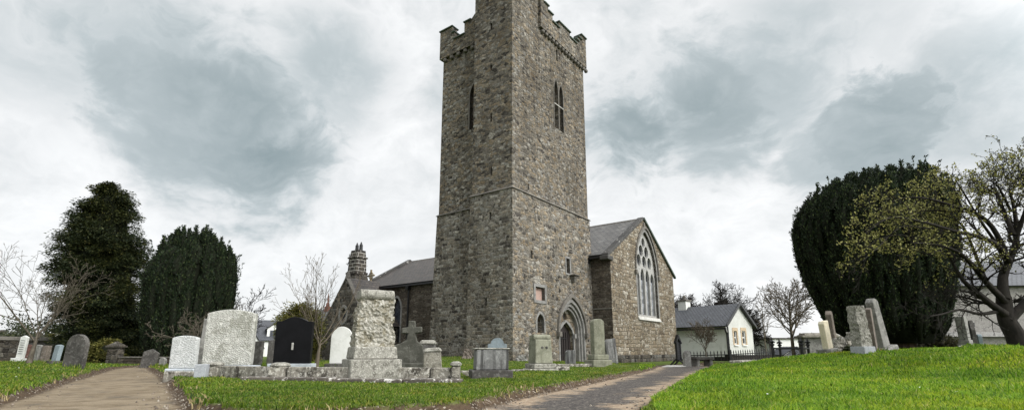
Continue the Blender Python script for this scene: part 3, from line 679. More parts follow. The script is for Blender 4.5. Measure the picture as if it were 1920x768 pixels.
# centre left
sm = stone('small white rough faced headstone with curved top on a grey ledge', 342, 694, 12.3, 46, 60, .14, 'segment', M['pitched_white'], rz=R(6), base=[(52, .3, 4)], group=GR, reg=False, bmat=M['ledge'], bevel=.02)
stone('tall thin grey slab standing edge on behind the big rough slab', 376, 690, 13.6, 14, 92, .1, 'flat', M['grey'], rz=R(20), lean=(0, R(2)), group=GR, reg=False)
big = stone('big lichened rough faced slab with curved top, tallest of the pale slabs', 426, 688, 12.6, 86, 103, .2, 'segment', M['pitched_grey'], rz=R(7), base=[(110, .4, 4)], group=GR, reg=False, bmat=M['ledge'], bevel=.02)
p = W(376, 711, 11.3); b_ = MB().box(-.115, .115, -.11, .11, -.06, .33); tag(b_.build('granite_block', M['granite_blue'], None, p, R(12), bevel=.008), 'small square block of speckled blue grey granite at the corner of the old kerb', 'stone block')
blk = stone('polished black granite headstone with raised centre top on a pale ledge', 547, 690, 12.6, 67, 86, .16, 'ogee', M['polished'], rz=R(4), base=[(80, .36, 9)], group=GR, reg=False, bmat=M['ledge'], bevel=.008)
mb = MB(); mb.box(-.025, .025, -.09, -.082, .45, .62); mb.build('emblem', M['sill'], blk, bevel=.003)
stone('weathered dark slab peeping out left of the polished black headstone', 507, 690, 14.5, 15, 52, .12, 'segment', M['greydark'], rz=R(18), group=GR)
stone('dark grey slab beside the pale slab, with white house behind it', 482, 690, 15, 14, 50, .14, 'flat', M['greydark'], rz=R(-10), group=GR)
wm = stone('white marble round topped headstone on a dark base in front of the vestry', 637, 690, 15, 38, 68, .1, 'round', M['white_marble'], rz=R(10), base=[(52, .4, 9)], group=GR, bmat=M['greydark'])
# grey cross
p = ground_at(768, 692, 13.2); s = 13.2 / 955
rt = empty('cross_headstone', p, R(4), 'grey stone cross rising from a rough flared slab, right of the rock faced monument', 'headstone', GR)
MB().box(-33 * s, 33 * s, -.25, .25, -.3, 12 * s).build('plinth', M['cross'], rt, bevel=.02)
pr = [(-27, 10), (24, 10), (26, 28), (23, 44), (12, 52), (8, 66), (20, 68), (20, 79), (8, 78), (7, 90), (-5, 90), (-5, 78), (-17, 76), (-17, 66), (-5, 66), (-8, 54), (-18, 48), (-30, 44), (-30, 34)]
MB().prism([(x * s, z * s + .002) for x, z in pr], -.11, .11).build('cross', M['cross'], rt, bevel=.02)
# capped stump pillars
def pillar(label, px, py, Y, wpx, hpx, mat, rz=0, cap=8, lean=(0, 0)):
    p = ground_at(px, py, Y); s = Y / 955
    rt = empty('pedestal', p, rz, label, 'pedestal', None, lean)
    w = wpx * s / 2
    MB().box(-w, w, -w, w, -.25, (hpx - cap) * s, top=(-w * .88, w * .88, -w * .88, w * .88)).build('shaft', mat, rt, bevel=.02)
    MB().box(-w * 1.02, w * 1.02, -w * 1.02, w * 1.02, (hpx - cap) * s + .002, hpx * s, top=(-w * .8, w * .8, -w * .8, w * .8)).build('cap', M['lichen'], rt, bevel=.03)
pillar('stumpy speckled granite pedestal with a loose cap, right of the grey cross', 811, 692, 12.2, 36, 40, M['speckle'], R(10), lean=(0, R(-3)))
pillar('darker capped pedestal standing just behind the stumpy speckled one', 801, 690, 13.6, 32, 52, M['greydark'], R(5))
# rock faced monument
p = W(703, 713, 10.6); p.z = W(693, 713, 10.1).z
mon = empty('monument', p, R(29), 'tall rock faced granite monument on two plinths inside the kerbed plot', 'monument')
MB().box(-.53, .53, -.1, .86, -.15, .405).build('plinth', M['lichen'], mon, bevel=.025, seg=2)
MB().box(-.465, .465, 0, .78, .407, .66, top=(-.44, .44, .02, .76)).build('plinth', M['lichen'], mon, bevel=.03, seg=2)
def rocky(w0, w1, d0, d1, z0, z1, amp, seed, cuts=26, flat_top=False):
    bm = bmesh.new(); bmesh.ops.create_cube(bm, size=1); bmesh.ops.subdivide_edges(bm, edges=bm.edges[:], cuts=cuts, use_grid_fill=True)
    for v in bm.verts:
        t = v.co.z + .5; x, y = v.co.x, v.co.y
        w = w0 + (w1 - w0) * t; d = d0 + (d1 - d0) * t
        q = Vector((x * w, y * d, z0 + (z1 - z0) * t))
        n = mnoise.noise_vector(q * 3.2 + Vector((seed, 0, 0))) * .8 + mnoise.noise_vector(q * 8 + Vector((0, seed, 0))) * .7 + mnoise.noise_vector(q * 21 + Vector((0, 0, seed))) * .65
        e = min(1, t * 10) * (min(1, (1 - t) * 10) if flat_top else 1)
        v.co = q + Vector((n.x, n.y, n.z * .6)) * amp * e
    me = bpy.data.meshes.new('rock'); bm.to_mesh(me); bm.free(); return me
o = obj('rock_face', rocky(.82, .72, .5, .4, .655, 1.74, .06, 3.1, 48), M['rockface'], mon); o.location = (0.0, .36, 0)
mb = MB(); mb.tube([(-.37, .2, 1.76), (.36, .2, 1.76)], [.11, .11], 16); mb.box(-.36, .355, .2, .55, 1.66, 1.86)
mb.build('scroll_top', M['lichen'], mon, bevel=.02, seg=2)
# kerbed plot: walls, piers with caps, step
pA, pB, pC, pD = W(850, 716, 10.05), W(500, 714, 10.7), W(392, 705, 11.7), None
zk = .12
plot = empty('kerb_wall', (pA.x, pA.y, zk), 0, 'low lichened kerb wall with capped piers around the rock faced monument', 'kerb wall')
def seg_box(mb, a, b, t, z0, z1, off=0.0, top_in=0.0):
    a = Vector((a[0], a[1], 0)); b = Vector((b[0], b[1], 0)); d = (b - a).normalized(); n = Vector((-d.y, d.x, 0))
    if n.y < 0: n = -n
    q = [a + n * off, b + n * off, b + n * (off + t), a + n * (off + t)]
    q2 = [a + n * (off + top_in), b + n * (off + top_in), b + n * (off + t - top_in), a + n * (off + t - top_in)]
    mb.add([(v.x, v.y, z0) for v in q] + [(v.x, v.y, z1) for v in q2], [(3, 2, 1, 0), (4, 5, 6, 7), (0, 1, 5, 4), (1, 2, 6, 5), (2, 3, 7, 6), (3, 0, 4, 7)])
def lc(px, Y): q = W(px, 700, Y); return (q.x - pA.x, q.y - pA.y)
for a, b in (((846, 10.07), (806, 10.13)), ((804, 10.14), (746, 10.22)), ((652, 10.38), (536, 10.62)), ((500, 10.7), (444, 11.17)), ((442, 11.19), (396, 11.6))):
    mb = MB(); seg_box(mb, lc(*a), lc(*b), .2, -.1, .25, .02, .012)
    mb.build('wall_section', M['kerb'], plot, bevel=.02, seg=2)
def pier(px, Y, w, h, capw, cap_h, round_=False):
    c = lc(px, Y)
    MB().box(c[0] - w / 2, c[0] + w / 2, c[1] - .02, c[1] + w - .02, -.1, h).build('pier', M['kerb'], plot, bevel=.02)
    m_ = MB()
    if round_: m_.lathe([(capw * .5, h + .002), (capw * .52, h + cap_h * .35), (capw * .42, h + cap_h * .8), (capw * .2, h + cap_h)], 14, (c[0], c[1] + w / 2 - .02))
    else: m_.box(c[0] - capw / 2, c[0] + capw / 2, c[1] - .05, c[1] + capw - .05, h + .002, h + .05); m_.box(c[0] - capw / 2 * .96, c[0] + capw / 2 * .96, c[1] - .05, c[1] + capw - .05, h + .052, h + cap_h, top=(c[0] - .05, c[0] + .05, c[1] + capw / 2 - .1, c[1] + capw / 2))
    m_.build('pier_cap', M['lichen'], plot, bevel=.015, seg=2)
pier(854, 10.03, .17, .29, .21, .085); pier(518, 10.66, .36, .25, .40, .09, True); pier(398, 11.55, .26, .25, .34, .085, True)
mb = MB(); seg_box(mb, lc(866, 9.9), lc(760, 10.08), .3, -.12, .05, -.16, .01); mb.build('step', M['step'], plot, bevel=.02)
mb = MB(); seg_box(mb, lc(758, 10.03), lc(632, 10.3), .3, -.12, .045, -.22, .01); mb.build('step', M['step'], plot, bevel=.02)
mb = MB(); seg_box(mb, lc(630, 10.33), lc(462, 10.74), .3, -.12, .055, -.2, .01); mb.build('step', M['step'], plot, bevel=.02)
# old kerb around the small white headstone
q0, q1, q2 = W(303, 712, 11.7), W(372, 709, 11.5), W(316, 702, 12.8)
ks = empty('grave_kerb', q0, 0, 'low rough kerb round the small white headstone beside the path', 'grave kerb')
mb = MB(); seg_box(mb, (0, 0), (q1.x - q0.x, q1.y - q0.y), .14, -.1, .2, 0, .02); mb.build('kerb_stone', M['kerb'], ks, bevel=.02)
mb = MB(); seg_box(mb, (.02, .16), (q2.x - q0.x - .1, 1.2), .16, -.1, .19, -.02, .02); mb.build('kerb_stone', M['kerb'], ks, bevel=.02)
# middle right of the tower
p = ground_at(920, 707, 11.4); s = 11.4 / 955
tb = empty('box_tomb', p, R(10), 'low square streaked tomb block on a dark base, nearest stone to the tower foot path', 'tomb')
MB().box(-38 * s, 38 * s, -.3, .45, -.2, 14 * s).build('plinth', M['greydark'], tb, bevel=.015)
MB().box(-30 * s, 31 * s, -.22, .37, 14 * s + .002, 51 * s, top=(-29 * s, 31 * s, -.22, .37)).build('body', M['streaked'], tb, bevel=.02)
MB().box(-32.5 * s, 33.5 * s, -.24, .39, 51 * s + .004, 54 * s).build('cap', M['lichen'], tb, bevel=.02)
stone('blue grey headstone with rounded shouldered top behind the streaked tomb block', 932, 700, 12.8, 36, 66, .1, 'shoulder', M['bluegrey'], rz=R(5), group=GR)
p = ground_at(1014, 695, 15.5); s = 15.5 / 955
pd = empty('scroll_pedestal', p, R(24), 'greenish square pedestal with rolled scroll top and two dark roundels below small arched window', 'pedestal')
MB().box(-26 * s, 26 * s, -.36, .4, -.25, 5 * s).build('plinth', M['lichen'], pd, bevel=.015)
MB().box(-23 * s, 23 * s, -.31, .35, 5 * s + .002, 14 * s).build('plinth', M['lichen'], pd, bevel=.02)
MB().box(-18 * s, 18 * s, -.24, .28, 14 * s + .004, 58 * s, top=(-16.5 * s, 16.5 * s, -.2, .24)).build('shaft', M['greenish'], pd, bevel=.02)
MB().tube([(-18 * s, -.06, 62 * s), (18 * s, -.06, 62 * s)], 5.2 * s, 14).box(-17 * s, 17 * s, -.05, .22, 58 * s, 66 * s).build('scroll', M['greenish'], pd, bevel=.01)
for x in (-3, 6): MB().lathe([(2.6 * s, 0), (2.4 * s, .012), (1 * s, .016)], 12).build('roundel', M['greydark'], pd, (x * s, -.215, 43 * s)).rotation_euler.x = R(90)
stone('small dark streaked headstone in front of the church door', 1070, 685, 22.5, 20, 29, .14, 'slant', M['streaked'], rz=R(15), group=GR)
ob = stone('tall slim greenish pillar headstone with rounded top on stepped base right of the door', 1122, 683, 21.5, 23, 66, .34, 'low_round', M['greenish'], rz=R(20), base=[(40, .8, 9), (31, .62, 10)], group=GR, bevel=.03)
stone('leaning dark streaked slab beside the tall slim greenish pillar', 1149, 683, 22.5, 23, 48, .12, 'slant', M['streaked'], rz=R(25), lean=(0, R(-6)), group=GR)
def kerbstones(label, pts, w=.22, h=.13, mat='kerb'):
    ps = [ground_at(*q) for q in pts]
    rt = empty('grave_kerb', ps[0], 0, label, 'grave kerb', 'stone kerbs of graves in front of the tower')
    for a, b in zip(ps, ps[1:]):
        m_ = MB(); d = b - a
        q = seg_box(m_, (a.x - ps[0].x, a.y - ps[0].y), (b.x - ps[0].x - d.x * .02, b.y - ps[0].y - d.y * .02), w, -.1, h)
        o = m_.build('kerb_stone', M[mat], rt, bevel=.02, seg=2)
kerbstones('short pale kerb stones on the grass left of the streaked tomb block', [(863, 702, 12.6), (884, 702, 12.6)], .2, .1)
kerbstones('long pale kerb running from the streaked tomb block to the scroll pedestal', [(956, 697, 14.6), (985, 695, 14.9), (1000, 694, 15.1)], .22, .07)
kerbstones('thick pale kerb stone lying right of the scroll pedestal', [(1041, 695, 15.6), (1069, 694, 15.7)], .4, .13)
kerbstones('low grey kerb on the grass below the church door', [(1040, 688, 20.5), (1078, 687.5, 20.8), (1118, 687, 21.2)], .2, .13)
# boulder rubble at the tower foot
p = ground_at(876, 671, 25.2); o = obj('boulder', rocky(.5, .3, .5, .3, -.1, .45, .1, 9, 10), M['brownstone'], None, p); tag(o, 'rounded brown boulder lying against the foot of the stair turret', 'boulder')
p = ground_at(978, 676, 24.2); o = obj('boulder', rocky(.6, .35, .45, .3, -.15, .25, .09, 5, 10), M['grey'], None, p); tag(o, 'low grey boulder at the front corner of the tower', 'boulder')

# right of the church
p = ground_at(1274, 684, 26.5); s = 26.5 / 955
nb = empty('notice_board', p, R(25), 'narrow black pointed board with slatted face leaning on splayed feet by the church corner', 'notice board', None, (R(-3), R(2)))
mb = MB()
mb.prism([(-5.5 * s, 6 * s), (-3.4 * s, 6 * s), (-3.4 * s, 42 * s), (-5.5 * s, 42 * s)], -.07, .07); mb.prism([(3.4 * s, 6 * s), (5.5 * s, 6 * s), (5.5 * s, 42 * s), (3.4 * s, 42 * s)], -.07, .07)
mb.build('frame', M['black'], nb, bevel=.01)
MB().prism([(-7.5 * s, 41 * s), (0, 57 * s), (7.5 * s, 41 * s), (6 * s, 39 * s), (0, 50 * s), (-6 * s, 39 * s)][::-1], -.1, .1).build('gable_top', M['black'], nb)
mb = MB(); mb.box(-3.4 * s, 3.4 * s, -.015, .03, 8 * s, 44 * s)
for i in range(7): mb.box(-3.2 * s, 3.2 * s, -.045, -.018, (15 + i * 4) * s, (17.2 + i * 4) * s)
mb.build('slatted_face', m_plain('charcoal board', (.03, .03, .033), .4, .4), nb)
for sx in (-4.5, 4.5):
    MB().tube([(sx * s, 0, 13 * s), (sx * s + .12, -.55, -.05)], .05, 5).build('leg', M['black'], nb); MB().tube([(sx * s, 0, 13 * s), (sx * s - .15, .45, -.05)], .05, 5).build('leg', M['black'], nb)
stone('small grey round topped headstone between the black board and the stone table', 1289, 686, 25.5, 14, 29, .18, 'round', M['grey'], rz=R(20), group=GR)
p = ground_at(1316, 685, 25.8); s = 25.8 / 955
tt = empty('stone_bench', p, R(14), 'low dark stone bench on block supports in front of the iron fence', 'bench')
MB().box(-19 * s, 19 * s, -.35, .35, 11 * s, 16.5 * s).build('seat', M['greydark'], tt, bevel=.02)
for x in (-13, 14): MB().box((x - 3) * s, (x + 3) * s, -.28, .28, -.3, 11 * s - .003).build('leg', M['grey'], tt, bevel=.02)
def flat_slab(label, corners, h=.08, mat='step'):
    ps = [ground_at(*c, reg=False) for c in corners]
    o_ = sum(ps, Vector()) / len(ps); n = len(ps)
    mb = MB(); mb.add([(q.x - o_.x, q.y - o_.y, -.12) for q in ps] + [(q.x - o_.x, q.y - o_.y, h) for q in ps], [tuple(range(n)), tuple(range(n, 2 * n))] + [(i, (i + 1) % n, n + (i + 1) % n, n + i) for i in range(n)])
    tag(mb.build('ledger_slab', M[mat], None, o_, bevel=.02), label, 'grave slab')
flat_slab('flat lichened grave slab half sunk in the right lawn', [(1368, 682, 18.5), (1388, 682, 18.2), (1432, 677.5, 20), (1398, 677, 20.6)], .1, 'kerb')
flat_slab('pale flat slab lying at the foot of the church gable', [(1240, 688, 24), (1282, 687, 24.5), (1292, 684, 27), (1250, 684.5, 26.5)], .03, 'sill')
# iron fence on a low dark wall
fa, fb, fc = W(1293, 676, 33), W(1370, 674, 31), W(1455, 668, 33)
fa.z, fb.z, fc.z = -.12, -.05, .1
fen = empty('iron_fence', fa, 0, 'long black iron picket fence in front of the cottage', 'fence')
for a, b in ((fa, fb), (fb, fc)):
    d = b - a; L = d.length; n = int(L / .21)
    mb = MB()
    for i in range(n):
        q = a - fa + d * ((i + .5) / n)
        mb.box(q.x - .018, q.x + .018, q.y - .02, q.y + .02, q.z - .2, q.z + .62); mb.box(q.x - .034, q.x + .034, q.y - .02, q.y + .02, q.z + .622, q.z + .78, top=(q.x - .005, q.x + .005, q.y - .01, q.y + .01))
    for z in (.12, .52):
        mb.tube([a - fa + Vector((0, 0, z)), b - fa + Vector((0, 0, z))], .03, 4)
    mb.build('picket_panel', M['black'], fen)
    m2 = MB(); seg_box(m2, (a.x - fa.x, a.y - fa.y), (b.x - fa.x, b.y - fa.y), .25, -.6, .42, .12); o = m2.build('base_wall', m_plain('dark mossy low wall', (.03, .026, .022), .9, .4), fen); o.location.z = (a.z + b.z) / 2 - fa.z
MB().box(-.06, .06, -.06, .06, -.3, .8).build('post', M['black'], fen); o = MB().box(-.06, .06, -.06, .06, -.3, .82).build('post', M['black'], fen, fb - fa)
# grave railing with finialed posts
ra = ground_at(1449, 668, 22.5, False); ra.z = .3
rail = empty('grave_railing', ra, 0, 'low black iron grave railing with four finialed posts at the lawn edge', 'railing')
pts = [W(1450, 668, 22.5), W(1464, 667, 24.5), W(1505, 668, 21.5), W(1517, 667, 23.5)]
for q in pts:
    d = Vector((q.x - ra.x, q.y - ra.y, 0))
    mb = MB(); mb.lathe([(.06, -.3), (.06, .62), (.1, .64), (.1, .68), (.05, .72), (.1, .8), (.04, .86), (.015, 1.0)], 8, (d.x, d.y)); mb.box(d.x - .13, d.x + .13, d.y - .02, d.y + .02, .74, .8); mb.build('post', M['black'], rail)
for i, j in ((0, 2), (1, 3), (0, 1), (2, 3)):
    a, b = pts[i] - ra, pts[j] - ra
    MB().tube([(a.x, a.y, .5), (b.x, b.y, .5)], .04, 6).build('rail', M['black'], rail)
# chest tomb
p = ground_at(1532, 664, 33); s = 33 / 955
ct = empty('chest_tomb', p, R(-8), 'grey panelled chest tomb with an overhanging moulded lid', 'tomb')
MB().box(-26 * s, 40 * s, -.5, .7, -.4, 2 * s).build('plinth', M['grey'], ct)
MB().box(-22 * s, 36 * s, -.35, .55, 2 * s, 31 * s).box(-24 * s, -19 * s, -.4, .6, 2.1 * s, 31 * s).build('body', M['grey'], ct, bevel=.02)
mb = MB(); mb.box(-29 * s, 42 * s, -.6, .8, 31 * s + .002, 35 * s); mb.box(-24 * s, 38 * s, -.45, .65, 35 * s + .002, 40 * s, top=(-20 * s, 34 * s, -.3, .5)); mb.build('lid', M['speckle'], ct, bevel=.03)
# leaning pairs on the right lawn
stone('tall brown headstone leaning behind the cream one under the big yew', 1566, 661, 19, 22, 80, .2, 'gable', M['brownstone'], rz=R(50), lean=(0, R(-13)), group=GR, bevel=.03, taper=.1)
stone('cream coloured headstone leaning on a square grey base at the lawn crest', 1555, 663, 17.5, 17, 52, .2, 'slant', M['cream'], rz=R(30), lean=(0, R(-8)), base=[(25, .42, 10)], group=GR, bmat=M['grey'])
p = ground_at(1538, 664, 18.5); tag(MB().box(-.09, .09, -.1, .1, -.1, .2).build('marker_stone', M['grey'], None, p, R(10), bevel=.015), 'tiny grey stone block beside the cream headstone base', 'stone block')
rg = stone('stout rough white granite headstone on a square base at the lawn crest', 1619, 661, 15.3, 1, 1, .01, 'flat', M['lichen'], rz=R(24), base=[(34, .42, 12)], group=GR, bmat=M['granite_blue'])
for c in list(rg.children):
    if c.name.startswith('slab'): bpy.data.objects.remove(c)
o = obj('slab', rocky(.5, .46, .3, .26, .19, 1.41, .035, 7.7, 26), M['lichen'], rg); o.rotation_euler.y = R(-3)
stone('thin brown slab leaning between the rough white stone and the tall pillar', 1641, 659, 16.2, 22, 82, .14, 'segment', M['brownstone'], rz=R(48), lean=(0, R(-6)), group=GR)
stone('tall tapering grey pillar leaning left in front of the big yew', 1658, 658, 16.8, 26, 92, .26, 'gable', M['grey'], rz=R(30), lean=(0, R(-13)), base=[(40, .6, 9)], group=GR, taper=.25, bevel=.03)
p0 = ground_at(1585, 662, 19)
for i, (px, py, Y, w, h) in enumerate(((1575, 659, 18, .42, .5), (1590, 657, 18.4, .36, .36), (1601, 658, 19.5, .5, .75))):
    p = W(px, py + 2, Y); o = obj('boulder', rocky(w, w * .6, w, w * .6, -.15, h, .08, i + 1.3, 12), M['lichen'] if i != 1 else M['kerb'], None, p)
    tag(o, ('mossy boulder nearest the cream headstone', 'lowest boulder with a pale crown between two others', 'tallest boulder just left of the rough white headstone')[i], 'boulder', 'rockery boulders by the big yew')
p = W(1581, 661.5, 16.8); mb = MB(); mb.lathe([(.16, 0), (.2, .03), (.2, .05), (.14, .055)], 16); tag(mb.build('dish', m_plain('orange plastic', (.55, .13, .05), .5), None, p), 'shallow orange dish lying on the grass below the boulders', 'dish')
# far right stones
stone('slim square pillar on a stepped base in front of the pebble dashed house', 1813, 653, 20, 13, 44, .3, 'flat', M['grey'], rz=R(30), lean=(0, R(-4)), base=[(20, .42, 9), (17, .36, 7)], group=GR)
stone('dark pointed slab leaning next to the slim square pillar', 1828, 654, 20.5, 20, 54, .14, 'point', M['greydark'], rz=R(60), lean=(0, R(-5)), group=GR)
stone('small narrow dark headstone right of the pointed slab', 1840, 654, 21, 11, 28, .14, 'round', M['bluegrey'], rz=R(60), lean=(0, R(-4)), group=GR)
p = W(1817, 660, 12.5); rt = empty('flower_bunch', p, 0, 'small bunch of white and yellow flowers on the right lawn', 'flowers')
rr = random.Random(2); mb = MB(); mb2 = MB()
for i in range(16):
    x, y = rr.uniform(-.16, .16), rr.uniform(-.1, .1); z = .1 + rr.uniform(0, .06)
    (mb if i % 3 else mb2).lathe([(.008, z - .01), (.03, z), (.026, z + .015), (.006, z + .02)], 7, (x, y))
mb.build('blossom', M['white'], rt); mb2.build('blossom', m_plain('yellow petals', (.7, .5, .06), .7), rt)
CP.append((p.x, p.y, p.z + .02))

# ------------------------------------------------------------------ neighbouring buildings
cc = W(1365, 662, 42); cc.z = -.1
cot = empty('cottage', cc, R(90 - 48), 'pale rendered cottage with a blue grey slate roof beyond the iron fence', 'cottage')
# local x = along the gable (away right), local y = along the eave (away left)
GWD, CL, CE, CR_ = 5.2, 9.5, 2.95, 4.75
mb = MB(); wh = [rect(1.35, 1.95, 1.35, 2.45), rect(2.95, 3.65, 1.35, 2.5)]
wall_holes(mb, [(0, -1), (GWD, -1), (GWD, CE), (GWD / 2, CR_), (0, CE)], wh, FR(0), .16)
mb.add([(GWD, 0, -1), (GWD, CL, -1), (GWD, CL, CE), (GWD, 0, CE), (0, CL, -1), (0, CL, CE), (GWD / 2, CL, CR_)], [(0, 1, 2, 3), (1, 4, 5, 6, 2)])
mb.build('gable_wall', M['render2'], cot)
mb = MB(); mb.add([(0, 0, -1), (0, CL, -1), (0, CL, CE), (0, 0, CE)], [(0, 1, 2, 3)]); mb.box(-.05, .02, -.02, .45, -1, CE - .1); mb.build('side_wall', M['render'], cot)
mb = MB(); o_ = .3; kc = (CR_ - CE) / (GWD / 2)
roof_plane(mb, (-o_, -.25, CE - o_ * kc), (-o_, CL, CE - o_ * kc), (GWD / 2, CL, CR_), (GWD / 2, -.25, CR_), .1)
roof_plane(mb, (GWD + o_, -.25, CE - o_ * kc), (GWD + o_, CL, CE - o_ * kc), (GWD / 2, CL, CR_), (GWD / 2, -.25, CR_), .1)
crf = mb.build('roof', M['slate_blue'], cot)
mb = MB(); mb.box(GWD / 2 - .5, GWD / 2 + .35, 4.6, 5.4, CR_ - .5, CR_ + .62); mb.build('chimney', M['render'], crf); mb = MB(); mb.box(GWD / 2 - .58, GWD / 2 + .43, 4.5, 5.5, CR_ + .622, CR_ + .76); mb.lathe([(.16, CR_ + .76), (.13, CR_ + 1.05), (.15, CR_ + 1.1), (.1, CR_ + 1.2)], 10, (GWD / 2, 5.0)); mb.build('chimney_pot', M['cut_dark'], crf)
sl = Vector((1, 0, kc)).normalized(); nn = Vector((-kc, 0, 1)).normalized()
for y in (5.9, 9.0):
    a = Vector((.05, y, CE + .05 * kc)) + nn * .12; mb = MB(); q = [a, a + Vector((0, .8, 0)), a + Vector((0, .8, 0)) + sl * .7, a + sl * .7]
    mb.add([v for v in q] + [v + nn * .06 for v in q], [(0, 1, 2, 3), (4, 5, 6, 7), (0, 1, 5, 4), (1, 2, 6, 5), (2, 3, 7, 6), (3, 0, 4, 7)]); mb.build('skylight', M['white'], crf)
mb = MB(); rake(mb, -o_ - .05, CE - o_ * kc - .05, GWD / 2, CR_ - .02, -.32, -.22, .26); rake(mb, GWD / 2, CR_ - .02, GWD + o_ + .05, CE - o_ * kc - .05, -.32, -.22, .26); mb.build('bargeboard', M['black'], cot)
mb = MB(); mb.box(-.45, -.28, -.2, CL, CE - .42, CE - .28); mb.build('gutter', M['black'], cot)
mb = MB(); mb.tube([(-.35, -.12, CE - .3), (-.35, -.12, CE - .5), (-.08, -.1, CE - .8), (-.08, -.1, -.8)], .075, 7); mb.tube([(.1, -.12, CE - .2), (.12, -.12, CE - .7), (0.08, -.12, CE - 1.0), (.08, -.12, -.8)], .06, 7); mb.build('downpipe', M['black'], cot)
for (u0, v0), (u1, _), (_, v1), _q in wh:
    m1 = MB(); m1.add([(u0, .14, v0), (u1, .14, v0), (u1, .14, v1), (u0, .14, v1)], [(0, 1, 2, 3)]); wn = m1.build('window', M['glass'], cot)
    m1 = MB(); a_, b_ = rect(u0 + .07, u1 - .07, v0 + .07, v1 - .07), rect(u0, u1, v0, v1); band(m1, a_ + a_[:1], b_ + b_[:1], .06, .13, FR(0)); m1.box(u0 + .07, u1 - .07, .07, .12, (v0 + v1) / 2 - .04, (v0 + v1) / 2 + .04); m1.build('frame', M['white'], wn)
    m1 = MB(); a_, b_ = rect(u0, u1, v0, v1), rect(u0 - .22, u1 + .22, v0 - .06, v1 + .28); band(m1, a_ + a_[:1], b_ + b_[:1], -.03, .05, FR(0)); m1.build('brick_surround', M['brickq'], wn)
    MB().box(u0 - .1, u1 + .1, -.1, .05, v0 - .16, v0 - .063).build('sill', M['white'], wn)
CP.append((cc.x, cc.y, .1))
# white house far left with dormer
hp = W(498, 690, 75); hp.z = -.3
wh_ = empty('white_house', hp, R(24), 'white house with dark slate roof and a dormer, far behind the polished black headstone', 'house')
mb = MB(); mb.box(-7, 7, 0, 8, -1, 2.6); mb.prism([(-7, 2.6), (7, 2.6), (7, 2.62), (-7, 2.62)], 0, 8); mb.build('wall', M['white'], wh_)
mb = MB(); roof_plane(mb, (-7.3, -.3, 2.4), (7.3, -.3, 2.4), (7.3, 4, 5.6), (-7.3, 4, 5.6)); roof_plane(mb, (-7.3, 8.3, 2.4), (7.3, 8.3, 2.4), (7.3, 4, 5.6), (-7.3, 4, 5.6)); mb.build('roof', M['slate_blue'], wh_)
mb = MB(); mb.prism([(-.9, 2.6), (.9, 2.6), (.9, 4.2), (0, 4.9), (-.9, 4.2)], .5, 3.4); dm = mb.build('dormer', M['white'], wh_); dm.location.x = .6
mb = MB(); roof_plane(mb, (-1.2, .3, 4.0), (-1.2, 3.6, 4.0), (0, 3.6, 4.98), (0, .3, 4.98)); roof_plane(mb, (1.2, .3, 4.0), (1.2, 3.6, 4.0), (0, 3.6, 4.98), (0, .3, 4.98)); mb.build('roof', M['slate_blue'], dm)
MB().box(-.5, .5, .45, .52, 2.95, 4.0).build('window', M['glass'], dm)
mb = MB(); mb.prism([(-1.6, -1), (1.6, -1), (1.6, 1.7), (0, 4.2), (-1.6, 1.7)], -2.2, 0); pc = mb.build('porch', M['white'], wh_); pc.location.x = -2.4
mb = MB(); roof_plane(mb, (-1.95, -2.4, 1.3), (-1.95, 0, 1.3), (0, 0, 4.28), (0, -2.4, 4.28)); roof_plane(mb, (1.95, -2.4, 1.3), (1.95, 0, 1.3), (0, 0, 4.28), (0, -2.4, 4.28)); mb.build('roof', M['slate_blue'], pc)
MB().box(-.5, .5, -2.26, -2.195, .3, 1.3).build('window', m_plain('dark red window', (.1, .02, .02), .4), pc)
# pebble dashed house on the right
hp = W(1860, 653, 32); hp.z = .3
ph = empty('grey_house', hp, R(-4), 'pebble dashed grey house with a lean to roof strip behind the spreading tree', 'house')
MB().box(-3.2, 9, 0, 7, -1, 4.5).build('wall', M['pebble'], ph)
mb = MB(); mb.box(-4.2, 9, -1.6, -.005, -1, 1.2); mb.build('lean_to_wall', M['pebble'], ph)
mb = MB(); mb.box(-4.5, 9.3, -1.95, -.005, 1.22, 1.5, top=(-4.4, 9.3, -1.75, -.005)); mb.build('lean_to_roof', M['cut'], ph)
mb = MB(); roof_plane(mb, (-3.5, -.3, 4.4), (9.3, -.3, 4.4), (9.3, 3.5, 6.6), (-1.5, 3.5, 6.6)); roof_plane(mb, (-3.5, 7.3, 4.4), (9.3, 7.3, 4.4), (9.3, 3.5, 6.6), (-1.5, 3.5, 6.6)); mb.add([(-3.5, -.3, 4.4), (-3.5, 7.3, 4.4), (-1.5, 3.5, 6.62)], [(0, 1, 2)], [[(0, 0), (7, 0), (3, 3)]]); mb.build('roof', M['slate_blue'], ph)
MB().box(-1.0, -.8, -.06, -.003, 1.9, 2.15).build('vent', M['black'], ph)
# white building beyond the railing, low tiled bungalow, chimney house
hp = W(1490, 660, 60); hp.z = 0
wb = empty('white_building', hp, R(6), 'long plain white building beyond the grave railing', 'building')
MB().box(-2.9, 6.5, 0, 6, -1, 2.05).build('wall', M['white'], wb); MB().box(-3.1, 6.7, -.2, 6.2, 2.052, 2.2).build('roof', M['greydark'], wb)
mb = MB(); mb.box(-3.1, -2.92, -.15, 0, -1, 2.0); mb.build('downpipe', M['wood'], wb)
hp = W(1494, 657, 52); hp.z = 0
sh = empty('dark_roofed_shed', hp, 0, 'small shed with a dark pitched roof before the white building', 'shed')
MB().box(-1.3, 1.3, 0, 3, -1, .25).build('wall', M['pebble'], sh)
mb = MB(); roof_plane(mb, (-1.5, -.1, .2), (-1.5, 3.1, .2), (0, 3.1, 1.05), (0, -.1, 1.05)); roof_plane(mb, (1.5, -.1, .2), (1.5, 3.1, .2), (0, 3.1, 1.05), (0, -.1, 1.05)); mb.prism([(-1.3, .25), (1.3, .25), (0, .98)], 0, .05); mb.build('roof', M['slate_blue'], sh)
